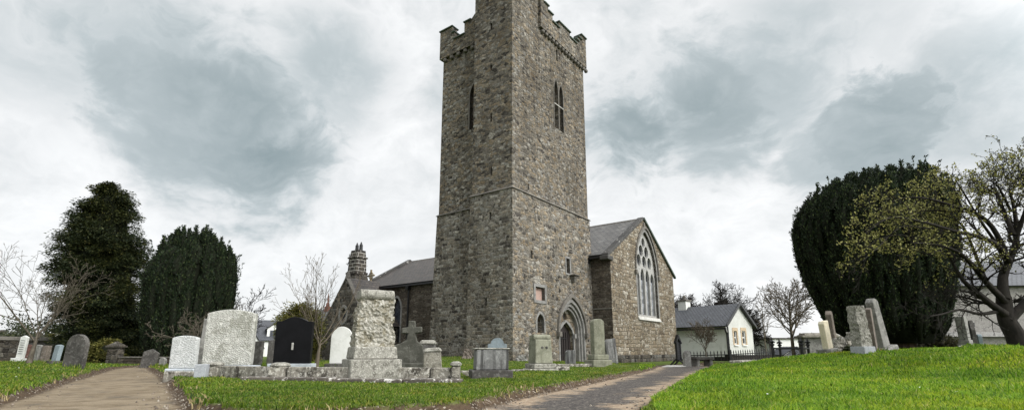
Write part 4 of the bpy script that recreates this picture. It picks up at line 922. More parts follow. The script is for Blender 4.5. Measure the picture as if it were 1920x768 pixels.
hp = W(1433, 660, 75); hp.z = 0
bg = empty('bungalow', hp, R(10), 'distant brown roofed bungalow between the cottage and the white building', 'house')
MB().box(-1.6, 2.2, 0, 5, -1, 1.3).build('wall', M['pebble'], bg)
mb = MB(); roof_plane(mb, (-1.9, -.3, 1.2), (2.5, -.3, 1.2), (1.6, 2.5, 2.3), (-1, 2.5, 2.3)); roof_plane(mb, (-1.9, 5.3, 1.2), (2.5, 5.3, 1.2), (1.6, 2.5, 2.3), (-1, 2.5, 2.3)); mb.build('roof', m_slate('brown tiles', (.13, .09, .07), (.16, .11, .085), (.2, .16, .13)), bg)
MB().box(-.9, -.2, -.04, -.002, .4, 1.0).build('window', M['glass'], bg)
hp = W(1536, 650, 70); hp.z = 0
hh = empty('far_house', hp, 0, 'far house showing only its broad chimney above the chest tomb', 'house')
MB().box(-2.2, 3.2, 0, 6, -1, 2.2).build('wall', M['pebble'], hh)
mb = MB(); roof_plane(mb, (-2.5, -.2, 2.1), (3.5, -.2, 2.1), (3.5, 3, 2.5), (-2.5, 3, 2.5)); roof_plane(mb, (-2.5, 6.2, 2.1), (3.5, 6.2, 2.1), (3.5, 3, 2.5), (-2.5, 3, 2.5)); rf = mb.build('roof', M['slate_blue'], hh)
mb = MB(); mb.box(-1.0, .6, 2.6, 3.4, 2.2, 2.9)
for x in (-.7, -.2, .3): mb.lathe([(.16, 2.9), (.18, 3.05), (.1, 3.2)], 8, (x, 3))
mb.build('chimney', M['brownstone'], rf)
# boundary walls
wa, wb2 = W(-420, 676, 22), W(130, 676, 30); wa.z, wb2.z = .1, .1
bw_ = tag(empty('boundary_wall', wa, 0), 'old dark stone boundary wall with coping behind the left row of headstones', 'wall')
mb = MB(); d = wb2 - wa; seg_box(mb, (0, 0), (d.x, d.y), .5, -.5, 1.15); mb.build('stonework', M['rubble_dark'], bw_)
mb = MB(); seg_box(mb, (0, 0), (d.x, d.y), .66, 1.152, 1.36, -.08, .04); mb.build('coping', M['cut_dark'], bw_, bevel=.03)
wa, wb2 = W(206, 688, 24.5), W(352, 690, 23.5); wa.z = wb2.z = 0
ew = empty('end_wall', wa, 0, 'low stone wall with a capped gate pier closing the brown path', 'wall')
mb = MB(); d = wb2 - wa; seg_box(mb, (0.3, 0), (d.x, d.y), .35, -.4, .36); mb.build('stonework', M['rubble_nave'], ew, bevel=.02)
mb = MB(); seg_box(mb, (0.3, 0), (d.x, d.y), .42, .362, .42, -.035); mb.build('coping', M['cut_dark'], ew, bevel=.02)
mb = MB(); mb.box(-.2, .28, -.1, .4, -.4, .85); mb.build('pier', M['rubble_dark'], ew, bevel=.02); mb = MB(); mb.box(-.27, .35, -.17, .47, .852, .93); mb.box(-.25, .33, -.15, .45, .932, 1.15, top=(.02, .06, .13, .17)); mb.build('pier_cap', M['rubble_dark'], ew, bevel=.01)
# ------------------------------------------------------------------ trees
def tubes(polys, k):
    """many tapered limbs -> arrays; polys = [(pts n x 3, radii n)]"""
    V, Q, off = [], [], 0
    by = {}
    for p, r in polys: by.setdefault(len(p), []).append((p, r))
    for n, lst in by.items():
        P = np.array([a for a, _ in lst]); Rr = np.array([b for _, b in lst])
        T = np.gradient(P, axis=1); T /= np.linalg.norm(T, axis=2, keepdims=True) + 1e-9
        ref = np.where(np.abs(T[:, :, 2:3]) < .85, np.array([0, 0, 1.0]), np.array([1.0, 0, 0]))
        ref = np.broadcast_to(ref[:, :1], T.shape)
        A = np.cross(T, ref); A /= np.linalg.norm(A, axis=2, keepdims=True) + 1e-9
        B = np.cross(T, A)
        ang = np.arange(k) * 2 * np.pi / k
        ring = P[:, :, None] + (A[:, :, None] * np.cos(ang)[None, None, :, None] + B[:, :, None] * np.sin(ang)[None, None, :, None]) * Rr[:, :, None, None]
        m = len(lst); V.append(ring.reshape(-1, 3))
        i, j, c = np.meshgrid(np.arange(m), np.arange(n - 1), np.arange(k), indexing='ij')
        b = off + (i * n + j) * k; c2 = (c + 1) % k
        Q.append(np.stack([b + c, b + c2, b + k + c2, b + k + c], -1).reshape(-1, 4)); off += m * n * k
    return np.concatenate(V), np.concatenate(Q)
def limb_obj(name, polys, mat, parent, k=5):
    V, Q = tubes(polys, k); return obj(name, np_mesh(name, V, Q, smooth=True), mat, parent)
def unit(v): return v / (np.linalg.norm(v) + 1e-9)
def rot_about(v, ax, a): return v * math.cos(a) + np.cross(ax, v) * math.sin(a) + ax * (ax @ v) * (1 - math.cos(a))
def grow(out, p, d, L, r, lev, cfg, g):
    n = cfg['seg'][lev]; pts = [p]; dirs = [d]
    for i in range(n):
        d = unit(d + g.normal(0, cfg['wig'][lev], 3) + np.array([0, 0, cfg['up'][lev]]))
        p = p + d * (L / n); pts.append(p); dirs.append(d)
    tp = cfg.get('tip', .35)
    rad = np.array([max(cfg['rmin'], r * (1 - (1 - tp) * i / n)) for i in range(n + 1)])
    out.append((lev, np.array(pts), rad))
    if lev + 1 >= len(cfg['seg']): return
    kids = cfg['kids'][lev]; kids = int(kids * g.uniform(.75, 1.3) + .5)
    az = g.uniform(0, 6.28)
    for c in range(kids):
        t = cfg['start'][lev] + (1 - cfg['start'][lev]) * ((c + g.uniform(.2, .9)) / kids)
        x = min(n - 1e-3, t * n); i = int(x); f = x - i
        q = pts[i] * (1 - f) + pts[i + 1] * f; dd = dirs[i + 1]
        perp = unit(np.cross(dd, np.array([.31, .52, .79]))); az += 2.4 + g.normal(0, .4)
        ax = rot_about(perp, dd, az)
        nd_ = rot_about(dd, ax, R(cfg['ang'][lev] * g.uniform(.7, 1.25)))
        grow(out, q, nd_, L * cfg['ratio'][lev] * (1.15 - .6 * (t - cfg['start'][lev]) / (1.001 - cfg['start'][lev])) * g.uniform(.7, 1.2), rad[i] * cfg.get('rr', .6), lev + 1, cfg, g)
def bare_tree(name, label, base, H, r0, cfg, mat, seed, lean=(0, 0), group=None, cat='tree', trunk_k=8, ksz=4):
    g = np.random.default_rng(seed)
    rt = empty(name, base, 0, label, cat, group)
    out = []; grow(out, np.array([0, 0, -.15]), unit(np.array([lean[0], lean[1], 1.0])), H * cfg['trunk'], r0, 0, cfg, g)
    limb_obj('trunk', [(p, r) for l, p, r in out if l == 0], mat, rt, trunk_k)
    limb_obj('branches', [(p, r) for l, p, r in out if l > 0], mat, rt, ksz)
    return rt, out
M['bark_pale'] = m_bark('pale grey brown bark', (.055, .047, .037), (.135, .115, .09), 14)
M['bark_dark'] = m_bark('dark bark', (.010, .009, .008), (.028, .024, .02), 8)
M['bark_twig'] = m_bark('brown twig bark', (.07, .057, .043), (.15, .125, .095), 12)
vase = dict(trunk=.30, seg=[5, 9, 7, 6, 4], wig=[.04, .07, .09, .12, .16], up=[.0, .02, .03, .03, .03], kids=[7, 7, 5, 2], start=[.66, .22, .15, .15], ang=[33, 36, 38, 40], ratio=[2.35, .48, .48, .5], rmin=.0055, tip=.22, rr=.58)
def base_at(px, py, Y, reg=True): return ground_at(px, py, Y, reg)
bare_tree('bare_tree', 'leafless pale barked tree with spreading forked limbs among the left headstones', base_at(53, 681, 20.3), 4.9, .12, vase, M['bark_pale'], 119, (.08, 0))
thin = dict(vase, trunk=.3, kids=[6, 6, 5, 3], ang=[42, 36, 38, 40], ratio=[1.5, .55, .5, .5])
bare_tree('bare_tree', 'small leafless tree in front of the left columnar yew, behind the big rough slab', base_at(381, 688, 18), 3.3, .085, dict(thin, kids=[6, 6, 4, 3], ang=[52, 40, 40, 42], ratio=[2.0, .5, .5, .5]), M['bark_pale'], 9, (-.15, 0))
whip = dict(trunk=.3, seg=[5, 9, 7, 5, 4], wig=[.05, .06, .09, .12, .15], up=[0, .07, .07, .07, .05], kids=[6, 8, 5, 1], start=[.72, .2, .2, .2], ang=[40, 28, 30, 34], ratio=[2.3, .45, .42, .5], rmin=.0035, tip=.25, rr=.5)
bare_tree('bare_tree', 'slender leafless tree with upright whippy twigs between the black headstone and the white marble one', base_at(592, 691, 14.3), 3.3, .085, whip, M['bark_twig'], 21, (-.02, 0))
vase2 = dict(vase, kids=[8, 7, 5, 3], rmin=.009)
bare_tree('bare_tree', 'small leafless tree with open crown against the cottage side wall', base_at(1324, 676, 29), 2.3, .07, dict(vase2, trunk=.42, ratio=[1.7, .5, .45, .5], rmin=.008), M['bark_twig'], 33)
central = dict(trunk=1.0, seg=[9, 7, 5, 4], wig=[.03, .08, .12, .15], up=[.02, .05, .04, .03], kids=[24, 8, 5], start=[.28, .2, .2], ang=[55, 38, 40], ratio=[.58, .42, .45], rmin=.012, tip=.2, rr=.55)
bare_tree('bare_tree', 'leafless tree with straight stem and wide branches between the cottage and the big yew', base_at(1489, 665, 34), 4.3, .13, central, M['bark_twig'], 41)
bare_tree('bare_tree', 'wispy tall sapling right of the cottage gable', base_at(1437, 665, 40, False), 4.6, .06, dict(central, kids=[14, 4, 3], ratio=[.3, .4, .4], ang=[32, 34, 36]), M['bark_twig'], 43)
dome = dict(trunk=.30, seg=[5, 8, 7, 5, 4], wig=[.05, .1, .13, .16, .2], up=[0, .03, .03, .03, .03], kids=[12, 12, 9, 5], start=[.55, .3, .2, .15], ang=[50, 40, 42, 45], ratio=[2.7, .48, .46, .5], rmin=.018, tip=.35, rr=.58)
GB = 'leafless trees behind the cottage'
t1, o1 = bare_tree('bare_tree', 'broad domed leafless tree with dark nests behind the cottage chimney', W(1328, 662, 60), 7.6, .3, dome, M['bark_dark'], 52, group=GB)
t2, o2 = bare_tree('bare_tree', 'leafless tree with layered drooping branches right of the cottage gable', W(1384, 662, 62), 7.0, .27, dict(dome, up=[0, -.005, -.01, 0, 0], ang=[66, 40, 42, 45]), M['bark_dark'], 58, group=GB)
bare_tree('bare_tree', 'smaller leafless tree behind the cottage roof next to the church gable', W(1296, 662, 58), 6.0, .22, dome, M['bark_dark'], 61, group=GB)
for i, (px, py) in enumerate(((1356, 568), (1347, 573))):
    p = W(px, py, 58); o = obj('nest', rocky(.8, .6, .8, .6, -.35, .4, .16, i + 2.2, 8), M['bark_dark'], None, p); tag(o, ('dark twig nest high in the domed leafless tree, the right hand of two', 'lower dark twig nest in the domed leafless tree nearer the chimney')[i], 'nest', 'nests in the leafless tree')

# --- leaves as small folded faces
def cards(C, D, N, L, Wd):
    D = D / (np.linalg.norm(D, axis=1, keepdims=True) + 1e-9)
    S = np.cross(D, N); S /= np.linalg.norm(S, axis=1, keepdims=True) + 1e-9
    L = np.asarray(L)[:, None]; Wd = np.asarray(Wd)[:, None]
    V = np.stack([C, C + D * L * .45 + S * Wd * .5, C + D * L, C + D * L * .45 - S * Wd * .5], 1).reshape(-1, 3)
    return V, np.arange(len(C) * 4).reshape(-1, 4)
def merge(parts, core=0):
    V, Q, o = [], [], 0
    for v, q in parts: V.append(v); Q.append(q + o); o += len(v)
    return np.concatenate(V), np.concatenate(Q), sum(len(q) for _, q in parts[:core])
def lump(env, scale, seed, na=28, amp=.12):
    """closed uneven body inside a crown: env = [(z, cx, r)]"""
    g = np.random.default_rng(seed); zs = np.array([e[0] for e in env]); cx = np.array([e[1] for e in env]); rr = np.array([e[2] for e in env])
    nz = 26; z = np.linspace(zs[0], zs[-1] - .25, nz); a = np.arange(na) * 2 * np.pi / na
    r = np.interp(z, zs, rr) * scale; c = np.interp(z, zs, cx)
    ph = g.uniform(0, 6, 6)
    rad = r[:, None] * (1 + amp * np.sin(7 * a[None] + ph[0]) * np.sin(1.3 * z[:, None] + ph[1]) + amp * np.sin(11 * a[None] + ph[2] + .7 * z[:, None]))
    V = np.stack([c[:, None] + rad * np.cos(a), rad * np.sin(a), np.broadcast_to(z[:, None], rad.shape)], -1).reshape(-1, 3)
    i, j = np.meshgrid(np.arange(nz - 1), np.arange(na), indexing='ij'); b = i * na; j2 = (j + 1) % na
    Q = np.stack([b + j, b + j2, b + na + j2, b + na + j], -1).reshape(-1, 4)
    return V, Q
def plume_crown(env, n_side, n_top, plen, prad, nleaf, leafL, seed, core=.84, jag=.32):
    g = np.random.default_rng(seed)
    zs = np.array([e[0] for e in env]); cxs = np.array([e[1] for e in env]); rr = np.array([e[2] for e in env])
    im = int(rr.argmax()); rmax = rr[im]; zt = zs[-1]
    parts = [lump(env, core, seed)]
    C, D, N, L = [], [], [], []; spind = []
    T = np.linspace(0, 1, 7)
    for k in range(n_side + n_top):
        ln = plen * g.uniform(.7, 1.35); a = g.uniform(0, 2 * np.pi); R0 = prad * g.uniform(.75, 1.3)
        if k < n_side:
            z0 = zs[0] + (zt - zs[0] - ln * .7) * g.uniform(0, 1) ** .9; q = g.uniform(.86, 1.0)
            z = z0 + ln * T; r = np.interp(np.minimum(z, zt - .3), zs, rr) * q; r = np.maximum(r, np.interp(z0, zs, rr) * q * .55)
            a = a + g.normal(0, .03) * T
        else:
            q = math.sqrt(g.uniform(0.0, .95)); ztop = np.interp(-q * rmax, -rr[im:], zs[im:])
            z = ztop - ln * .72 + ln * T + g.uniform(-.25, jag); r = np.full(7, q * rmax * .97)
        c = np.interp(z, zs, cxs)
        P = np.stack([c + r * np.cos(a), r * np.sin(a), z], 1)
        prof = R0 * np.array([.55, .9, 1.0, .92, .7, .4, .08])
        spind.append((P, prof * .72))
        t = g.uniform(0, 1, nleaf) ** .85; az = g.uniform(0, 2 * np.pi, nleaf)
        ctr = np.stack([np.interp(t, T, P[:, i]) for i in range(3)], 1); pr = np.interp(t, T, prof)
        od = np.stack([np.cos(az), np.sin(az), np.zeros(nleaf)], 1)
        C.append(ctr + od * (pr * g.uniform(.6, 1.0, nleaf))[:, None])
        D.append(od * .8 + np.array([0, 0, 1.1]) + g.normal(0, .35, (nleaf, 3))); N.append(od + g.normal(0, .4, (nleaf, 3))); L.append(leafL * g.uniform(.6, 1.4, nleaf))
        if k % 9 == 0:      # stray shoots beyond the outline
            m_ = 40; tt = g.uniform(.5, 1.15, m_); c0 = np.stack([np.interp(np.minimum(tt, 1), T, P[:, i]) for i in range(3)], 1); ov = np.array([math.cos(a[0] if hasattr(a, '__len__') else a), math.sin(a[0] if hasattr(a, '__len__') else a), .6])
            C.append(c0 + ov * (tt * R0 * 1.5)[:, None] + g.normal(0, .02, (m_, 3))); D.append(ov + np.array([0, 0, .8]) + g.normal(0, .4, (m_, 3))); N.append(g.normal(0, 1, (m_, 3))); L.append(leafL * g.uniform(.6, 1.3, m_))
    C, D, N, L = map(np.concatenate, (C, D, N, L))
    parts.append(tubes(spind, 6)); parts.append(cards(C, D, N, L, L * .42))
    return merge(parts, 2)
def clump_crown(env, n, csize, nleaf, leafL, seed, core=.7, droop=.2, flat=.55, inner=.62):
    g = np.random.default_rng(seed)
    zs = np.array([e[0] for e in env]); cxs = np.array([e[1] for e in env]); rr = np.array([e[2] for e in env])
    parts = [lump(env, core, seed, amp=.2)] if core else []
    C, D, N, L = [], [], [], []
    area = rr + .25; cdf = np.cumsum(area); cdf = cdf / cdf[-1]
    for k in range(n):
        z = np.interp(g.uniform(0, 1), np.concatenate([[0], cdf]), np.concatenate([[zs[0]], zs])); a = g.uniform(0, 2 * np.pi)
        r = np.interp(z, zs, rr) * g.uniform(inner, 1.04) ; s = csize * g.uniform(.55, 1.35) * min(1, .4 + np.interp(z, zs, rr) / (rr.max() * .6))
        ctr = np.array([np.interp(z, zs, cxs) + r * math.cos(a), r * math.sin(a), z]); od = np.array([math.cos(a), math.sin(a), -droop])
        u = g.normal(0, 1, (nleaf, 3)); u /= np.linalg.norm(u, axis=1, keepdims=True); u *= g.uniform(.15, 1, (nleaf, 1)) ** .5
        u[:, 2] *= flat; pos = ctr + u * s + od * (u @ od)[:, None] * s * .5
        C.append(pos); D.append(u * 1.0 + od * .9 + g.normal(0, .35, (nleaf, 3))); N.append(np.array([0, 0, 1.0]) + g.normal(0, .5, (nleaf, 3))); L.append(leafL * g.uniform(.6, 1.5, nleaf))
    C, D, N, L = map(np.concatenate, (C, D, N, L))
    parts.append(cards(C, D, N, L, L * .45))
    return merge(parts, 1 if core else 0)
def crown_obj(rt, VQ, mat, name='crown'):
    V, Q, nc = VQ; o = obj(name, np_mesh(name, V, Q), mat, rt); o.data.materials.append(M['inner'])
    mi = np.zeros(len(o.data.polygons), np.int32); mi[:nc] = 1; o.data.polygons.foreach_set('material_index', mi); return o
M['inner'] = m_plain('crown core with painted inner shade', (.012, .014, .009), .95, .4, 9, .05)  # solid filling of the crowns; their inner shade is put into this dark colour
M['yew'] = m_leaf('dark yew foliage', [(0, (.008, .014, .009)), (.5, (.018, .030, .016)), (.82, (.034, .052, .022)), (1, (.085, .115, .04))], .12)
M['yew2'] = m_leaf('left yew foliage', [(0, (.006, .012, .007)), (.5, (.016, .028, .013)), (.85, (.034, .052, .022)), (1, (.075, .095, .035))], .12)
M['conifer'] = m_leaf('conifer foliage', [(0, (.009, .015, .008)), (.5, (.021, .032, .013)), (.85, (.043, .056, .021)), (1, (.085, .088, .034))], .15, big=(.55, (1.35, 1.15, .75)))
M['golden'] = m_leaf('olive green foliage', [(0, (.06, .065, .018)), (.5, (.13, .13, .034)), (.85, (.2, .185, .05)), (1, (.28, .24, .08))], .25)
M['hedge'] = m_leaf('hedge foliage', [(0, (.015, .02, .01)), (.6, (.035, .045, .02)), (1, (.07, .08, .035))], .2)
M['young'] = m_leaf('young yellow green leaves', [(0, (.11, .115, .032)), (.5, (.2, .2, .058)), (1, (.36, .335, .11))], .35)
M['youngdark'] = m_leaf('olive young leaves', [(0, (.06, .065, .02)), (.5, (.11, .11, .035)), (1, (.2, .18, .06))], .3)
# big yew on the right
p = base_at(1690, 653, 21.5); yr = empty('irish_yew', p, 0, 'huge dark columnar yew widening upward like a goblet on the right lawn', 'tree'); s = 21.5 / 940
def env_px(rows, base, Y):
    """(py, left px, right px) outline rows from the foot up -> (z, cx, r) about the foot"""
    out = []
    for py, l, r_ in rows:
        a, b = W(l, py, Y), W(r_, py, Y); fa, fb = math.atan2(a.x, a.y), math.atan2(b.x, b.y); fc = (fa + fb) / 2
        out.append((a.z - base.z, Y * math.tan(fc) - base.x, Y / math.cos(fc) * math.sin((fb - fa) / 2)))
    return out
env = env_px([(643, 1612, 1762), (625, 1572, 1775), (600, 1548, 1786), (560, 1526, 1795), (520, 1506, 1802), (480, 1494, 1806), (440, 1484, 1808), (425, 1482, 1807), (402, 1488, 1802), (383, 1499, 1792), (369, 1516, 1778), (360, 1542, 1752), (354, 1580, 1716), (351, 1620, 1674)], p, 21.5)
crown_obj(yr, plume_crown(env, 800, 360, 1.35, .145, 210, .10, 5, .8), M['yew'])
mb = MB(); rr = random.Random(3)
for i in range(9):
    a = i * .7; mb.tube([(.38 * math.cos(a), .3 * math.sin(a), -.15), (.42 * math.cos(a), .35 * math.sin(a), .25), (.75 * math.cos(a), .7 * math.sin(a), .8), (1.3 * math.cos(a), 1.2 * math.sin(a), 1.7)], [.22, .17, .14, .1], 7)
mb.build('trunk', m_bark('reddish yew bark', (.06, .04, .032), (.15, .105, .085), 5), yr)
# left columnar yew
p = base_at(350, 690, 27); yl = empty('irish_yew', p, 0, 'dark columnar yew with spiky upright plumes right of the brown path', 'tree')
env = env_px([(684, 300, 382), (665, 276, 398), (640, 268, 412), (610, 264, 424), (570, 266, 434), (530, 268, 440), (512, 277, 442), (494, 290, 440), (481, 304, 434), (470, 322, 420), (462, 340, 402), (456, 356, 384)], p, 27)
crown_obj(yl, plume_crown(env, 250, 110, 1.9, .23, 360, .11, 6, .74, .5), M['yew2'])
MB().tube([(0, 0, -.2), (0.05, 0, .5), (0, 0, 1.2)], [.35, .28, .25], 9).build('trunk', M['bark_dark'], yl)
# tall conifer
p = base_at(190, 684, 29.5); cf = empty('conifer', p, 0, 'tall broad dark conifer with layered sprays left of the brown path', 'tree')
env = env_px([(680, 140, 276), (650, 112, 286), (620, 94, 287), (580, 84, 285), (540, 84, 279), (505, 93, 278), (480, 103, 276), (455, 114, 272), (430, 130, 262), (408, 146, 252), (388, 162, 244), (370, 176, 236), (356, 188, 226), (346, 198, 214)], p, 29.5)
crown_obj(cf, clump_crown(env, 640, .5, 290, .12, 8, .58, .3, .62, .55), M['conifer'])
MB().tube([(0, 0, -.2), (0, 0, 2), (.0, 0, 5), (.05, 0, 7.5)], [.45, .38, .25, .08], 9).build('trunk', M['bark_dark'], cf)
# rounded olive tree beyond
p = base_at(552, 690, 34, False); p.z = 0; gt = empty('round_tree', p, 0, 'rounded olive green tree behind the polished black headstone', 'tree')
env = env_px([(672, 545, 582), (650, 532, 594), (630, 526, 600), (610, 524, 602), (597, 529, 598), (585, 538, 590), (577, 549, 576)], p, 34)
crown_obj(gt, clump_crown(env, 190, .42, 170, .14, 12, .75, -.1, .9), M['golden'])
MB().tube([(0, 0, -.3), (0, 0, 1.5)], [.2, .14], 8).build('trunk', M['bark_dark'], gt)
# tree with sparse leaves behind the left yew, low shrubs, hedge mass
rt, out = bare_tree('bare_tree', 'sparse twiggy tree showing just past the right edge of the left yew', W(436, 690, 36), 5.2, .12, dict(vase, trunk=.35, kids=[7, 6, 5, 3], rmin=.012), M['bark_dark'], 77)
def bush(name, label, px, py, Y, wpx, hpx, mat, seed, n=40, leaf=.1, cat='shrub'):
    p = base_at(px, py, Y); s = Y / 955; rt = empty(name, p, 0, label, cat)
    r = wpx * s / 2; h = hpx * s; env = [(0, 0, r * .8), (h * .3, 0, r), (h * .6, 0, r * .85), (h * .85, 0, r * .5), (h, 0, r * .1)]
    crown_obj(rt, clump_crown(env, n, r * .3, 130, leaf, seed, .7, 0, .8), mat, 'foliage')
    MB().tube([(0, 0, -.2), (0, 0, h * .5)], [.05, .03], 6).build('stem', M['bark_dark'], rt); return rt
bush('shrub', 'low rounded brown green shrub at the foot of the big yew', 1768, 655, 22, 64, 22, m_leaf('brownish shrub', [(0, (.03, .03, .016)), (.6, (.065, .065, .03)), (1, (.11, .1, .05))], .2), 31)
bush('shrub', 'loose green shrub under the conifer beside the gate pier', 196, 684, 25.5, 60, 46, M['golden'], 32, 45, .13)
bush('shrub', 'scrubby green shrub behind the bare tree by the boundary wall', 92, 672, 31, 60, 42, M['golden'], 33, 36, .14)
bush('shrub', 'low dark planting among the boulders beside the rough white headstone', 1598, 662, 17.6, 30, 12, M['hedge'], 34, 16, .07)
g = np.random.default_rng(3); C = np.empty((0, 3)); cl = []
for i in range(230):
    px = g.uniform(-420, 130); Y = g.uniform(36, 44); c = np.array(W(px, 690, Y)); c[2] = g.uniform(0, 1) ** 1.3 * (2.3 + 1.0 * math.sin(px * .06) + .7 * math.sin(px * .17))
    u = g.normal(0, .42, (110, 3)); cl.append(c + u)
C = np.concatenate(cl); D = g.normal(0, 1, C.shape); D[:, 2] += .5
V, Q = cards(C, D, g.normal(0, 1, C.shape), g.uniform(.14, .3, len(C)), g.uniform(.08, .14, len(C)))
tag(obj('hedge_mass', np_mesh('hedge_mass', V, Q), M['hedge']), 'dark scrubby growth beyond the left boundary wall', 'scrub', None, 'stuff')
# pale stems seen through the gap at the path end
rt, out = bare_tree('bare_tree', 'pale straggly leafless stems seen through the dark gap at the path end', W(256, 690, 34), 4.2, .07, dict(whip, trunk=.2, kids=[12, 7, 4, 2], rmin=.014), m_bark('bleached stems', (.36, .32, .27), (.5, .46, .4), 10), 88)
# far low treeline all round
g = np.random.default_rng(8); cl = []
for i in range(900):
    a = g.uniform(-1.25, 1.25); Y = g.uniform(150, 240); h = (3.2 + 1.6 * math.sin(a * 23) + 1.1 * math.sin(a * 61)) * Y / 190
    c = np.array([Y * math.sin(a), Y * math.cos(a), g.uniform(0, 1) * h]); cl.append(c + g.normal(0, 1.5, (26, 3)) * np.array([1.5, 1.5, .6]))
C = np.concatenate(cl); D = g.normal(0, 1, C.shape)
V, Q = cards(C, D, g.normal(0, 1, C.shape), g.uniform(1.0, 2.2, len(C)), g.uniform(.7, 1.3, len(C)))
tag(obj('treeline', np_mesh('treeline', V, Q), m_leaf('far bare woods', [(0, (.05, .05, .045)), (1, (.11, .1, .085))], .1)), 'distant line of bare woods along the horizon', 'woods', None, 'stuff')

# spreading tree at the right edge
YT = 12.2
tb0 = base_at(1912, 657, YT)
st = empty('spreading_tree', tb0, 0, 'gnarled spreading tree with small yellow green leaves at the right edge', 'tree')
g = np.random.default_rng(17)
def limb(pts, r0, r1, dY):
    n = len(pts); P = []
    for i, (px, py) in enumerate(pts): P.append(np.array(W(px, py, YT + dY * i / (n - 1))) - np.array(tb0))
    # smooth: sample a Catmull-Rom through the points
    P = [P[0]] + P + [P[-1]]; out = []
    for i in range(1, n):
        for t in (0, .33, .67):
            a, b, c, d = P[i - 1], P[i], P[i + 1], P[i + 2]
            out.append(.5 * (2 * b + (c - a) * t + (2 * a - 5 * b + 4 * c - d) * t * t + (3 * b - a - 3 * c + d) * t ** 3))
    out.append(P[-1]); m = len(out)
    r0 *= .7; r1 *= .75
    return np.array(out), np.array([r0 + (r1 - r0) * (i / (m - 1)) ** .8 for i in range(m)])
trunkp = [limb([(1922, 676), (1914, 655), (1904, 628), (1890, 604), (1884, 580), (1882, 556)], .36, .2, 0.1)]
limbs = [
 ([(1886, 590), (1858, 570), (1832, 548), (1808, 528), (1790, 500), (1776, 470)], .15, .03, -.5),
 ([(1883, 560), (1880, 520), (1894, 485), (1906, 445), (1902, 395), (1892, 355)], .19, .035, .3),
 ([(1884, 565), (1850, 530), (1822, 495), (1792, 470), (1752, 458), (1706, 455)], .13, .02, -1.2),
 ([(1893, 490), (1868, 458), (1830, 442), (1786, 432), (1728, 415), (1668, 408), (1622, 438)], .11, .012, -1.6),
 ([(1884, 470), (1860, 425), (1828, 398), (1786, 386), (1736, 372), (1690, 372), (1646, 392)], .1, .012, -.7),
 ([(1900, 440), (1880, 392), (1864, 352), (1853, 362), (1842, 350)], .09, .015, .7),
 ([(1906, 440), (1926, 380), (1918, 335), (1908, 310)], .09, .015, -.8),
 ([(1890, 600), (1930, 560), (1972, 520), (2010, 460), (2040, 390)], .19, .03, -.2),
 ([(1935, 555), (1945, 480), (1960, 410), (1955, 350), (1942, 310)], .13, .02, .9),
 ([(1876, 582), (1838, 588), (1800, 580), (1768, 588), (1744, 592)], .08, .012, -.9),
 ([(1860, 572), (1820, 560), (1790, 556), (1760, 566)], .06, .01, 1.2),
 ([(1850, 530), (1826, 470), (1806, 425), (1772, 392), (1748, 350)], .07, .01, .5),
 ([(1870, 458), (1836, 410), (1810, 366), (1790, 335)], .06, .01, -1.5),
 ([(1895, 395), (1872, 350), (1862, 345), (1882, 335)], .05, .01, -1.4),
 ([(1960, 520), (1985, 440), (1990, 370), (1978, 330)], .1, .015, -1.0),
 ([(1830, 442), (1790, 450), (1745, 452), (1690, 440), (1640, 452), (1612, 482)], .05, .008, -.9),
 ([(1786, 432), (1740, 428), (1690, 425), (1650, 460), (1618, 488)], .035, .007, -1.9),
 ([(1828, 398), (1780, 395), (1730, 395), (1680, 396), (1636, 425)], .04, .007, .8),
 ([(1822, 495), (1786, 480), (1750, 480), (1715, 470), (1680, 478)], .035, .007, -.4),
]
main = [limb(*l) for l in limbs]
tw = dict(seg=[0, 6, 5, 4], wig=[0, .16, .2, .25], up=[0, .03, .02, .02], kids=[0, 6, 3], start=[0, .15, .15], ang=[0, 48, 50], ratio=[0, .5, .5], rmin=.004, tip=.4, rr=.6)
outs = []
for P, rad in main:
    n = len(P)
    for i in range(int(n * .22), n):
        for c in range(2 if P[i][0] + tb0.x > W(1790, 400, YT).x else 1 if (i % 2 or i > n * .6) else 0):
            d = unit(P[min(i + 1, n - 1)] - P[i - 1]); perp = unit(np.cross(d, g.normal(0, 1, 3)))
            grow(outs, P[i] + (P[min(i + 1, n - 1)] - P[i]) * g.uniform(), unit(d * g.uniform(.25, .9) + perp * .8 + np.array([0, 0, .22])), g.uniform(.4, .85), max(.008, rad[i] * .4), 1, tw, g)
limb_obj('trunk', trunkp, M['bark_dark'], st, 12)
limb_obj('branches', main + [(p, r) for l, p, r in outs], M['bark_dark'], st, 5)
C, D, L, side = [], [], [], []
for l, P, r in outs:
    if l < 2: continue
    for q in range(2, len(P)):
        if P[q][2] + tb0.z < W(1800, 515, YT).z + g.normal(0, .2): continue
        x = P[q][0] + tb0.x; dens = 2 if x < W(1800, 400, YT).x else 1
        for c in range(int(g.integers(0, dens + 1)) if g.uniform() < .75 else 0):
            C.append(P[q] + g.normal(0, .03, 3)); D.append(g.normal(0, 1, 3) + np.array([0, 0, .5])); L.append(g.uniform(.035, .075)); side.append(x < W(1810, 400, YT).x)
C, D, L, side = np.array(C), np.array(D), np.array(L), np.array(side)
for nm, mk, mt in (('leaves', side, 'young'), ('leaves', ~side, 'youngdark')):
    V, Q = cards(C[mk], D[mk], g.normal(0, 1, C[mk].shape), L[mk], L[mk] * .6); obj(nm, np_mesh(nm, V, Q), M[mt], st)
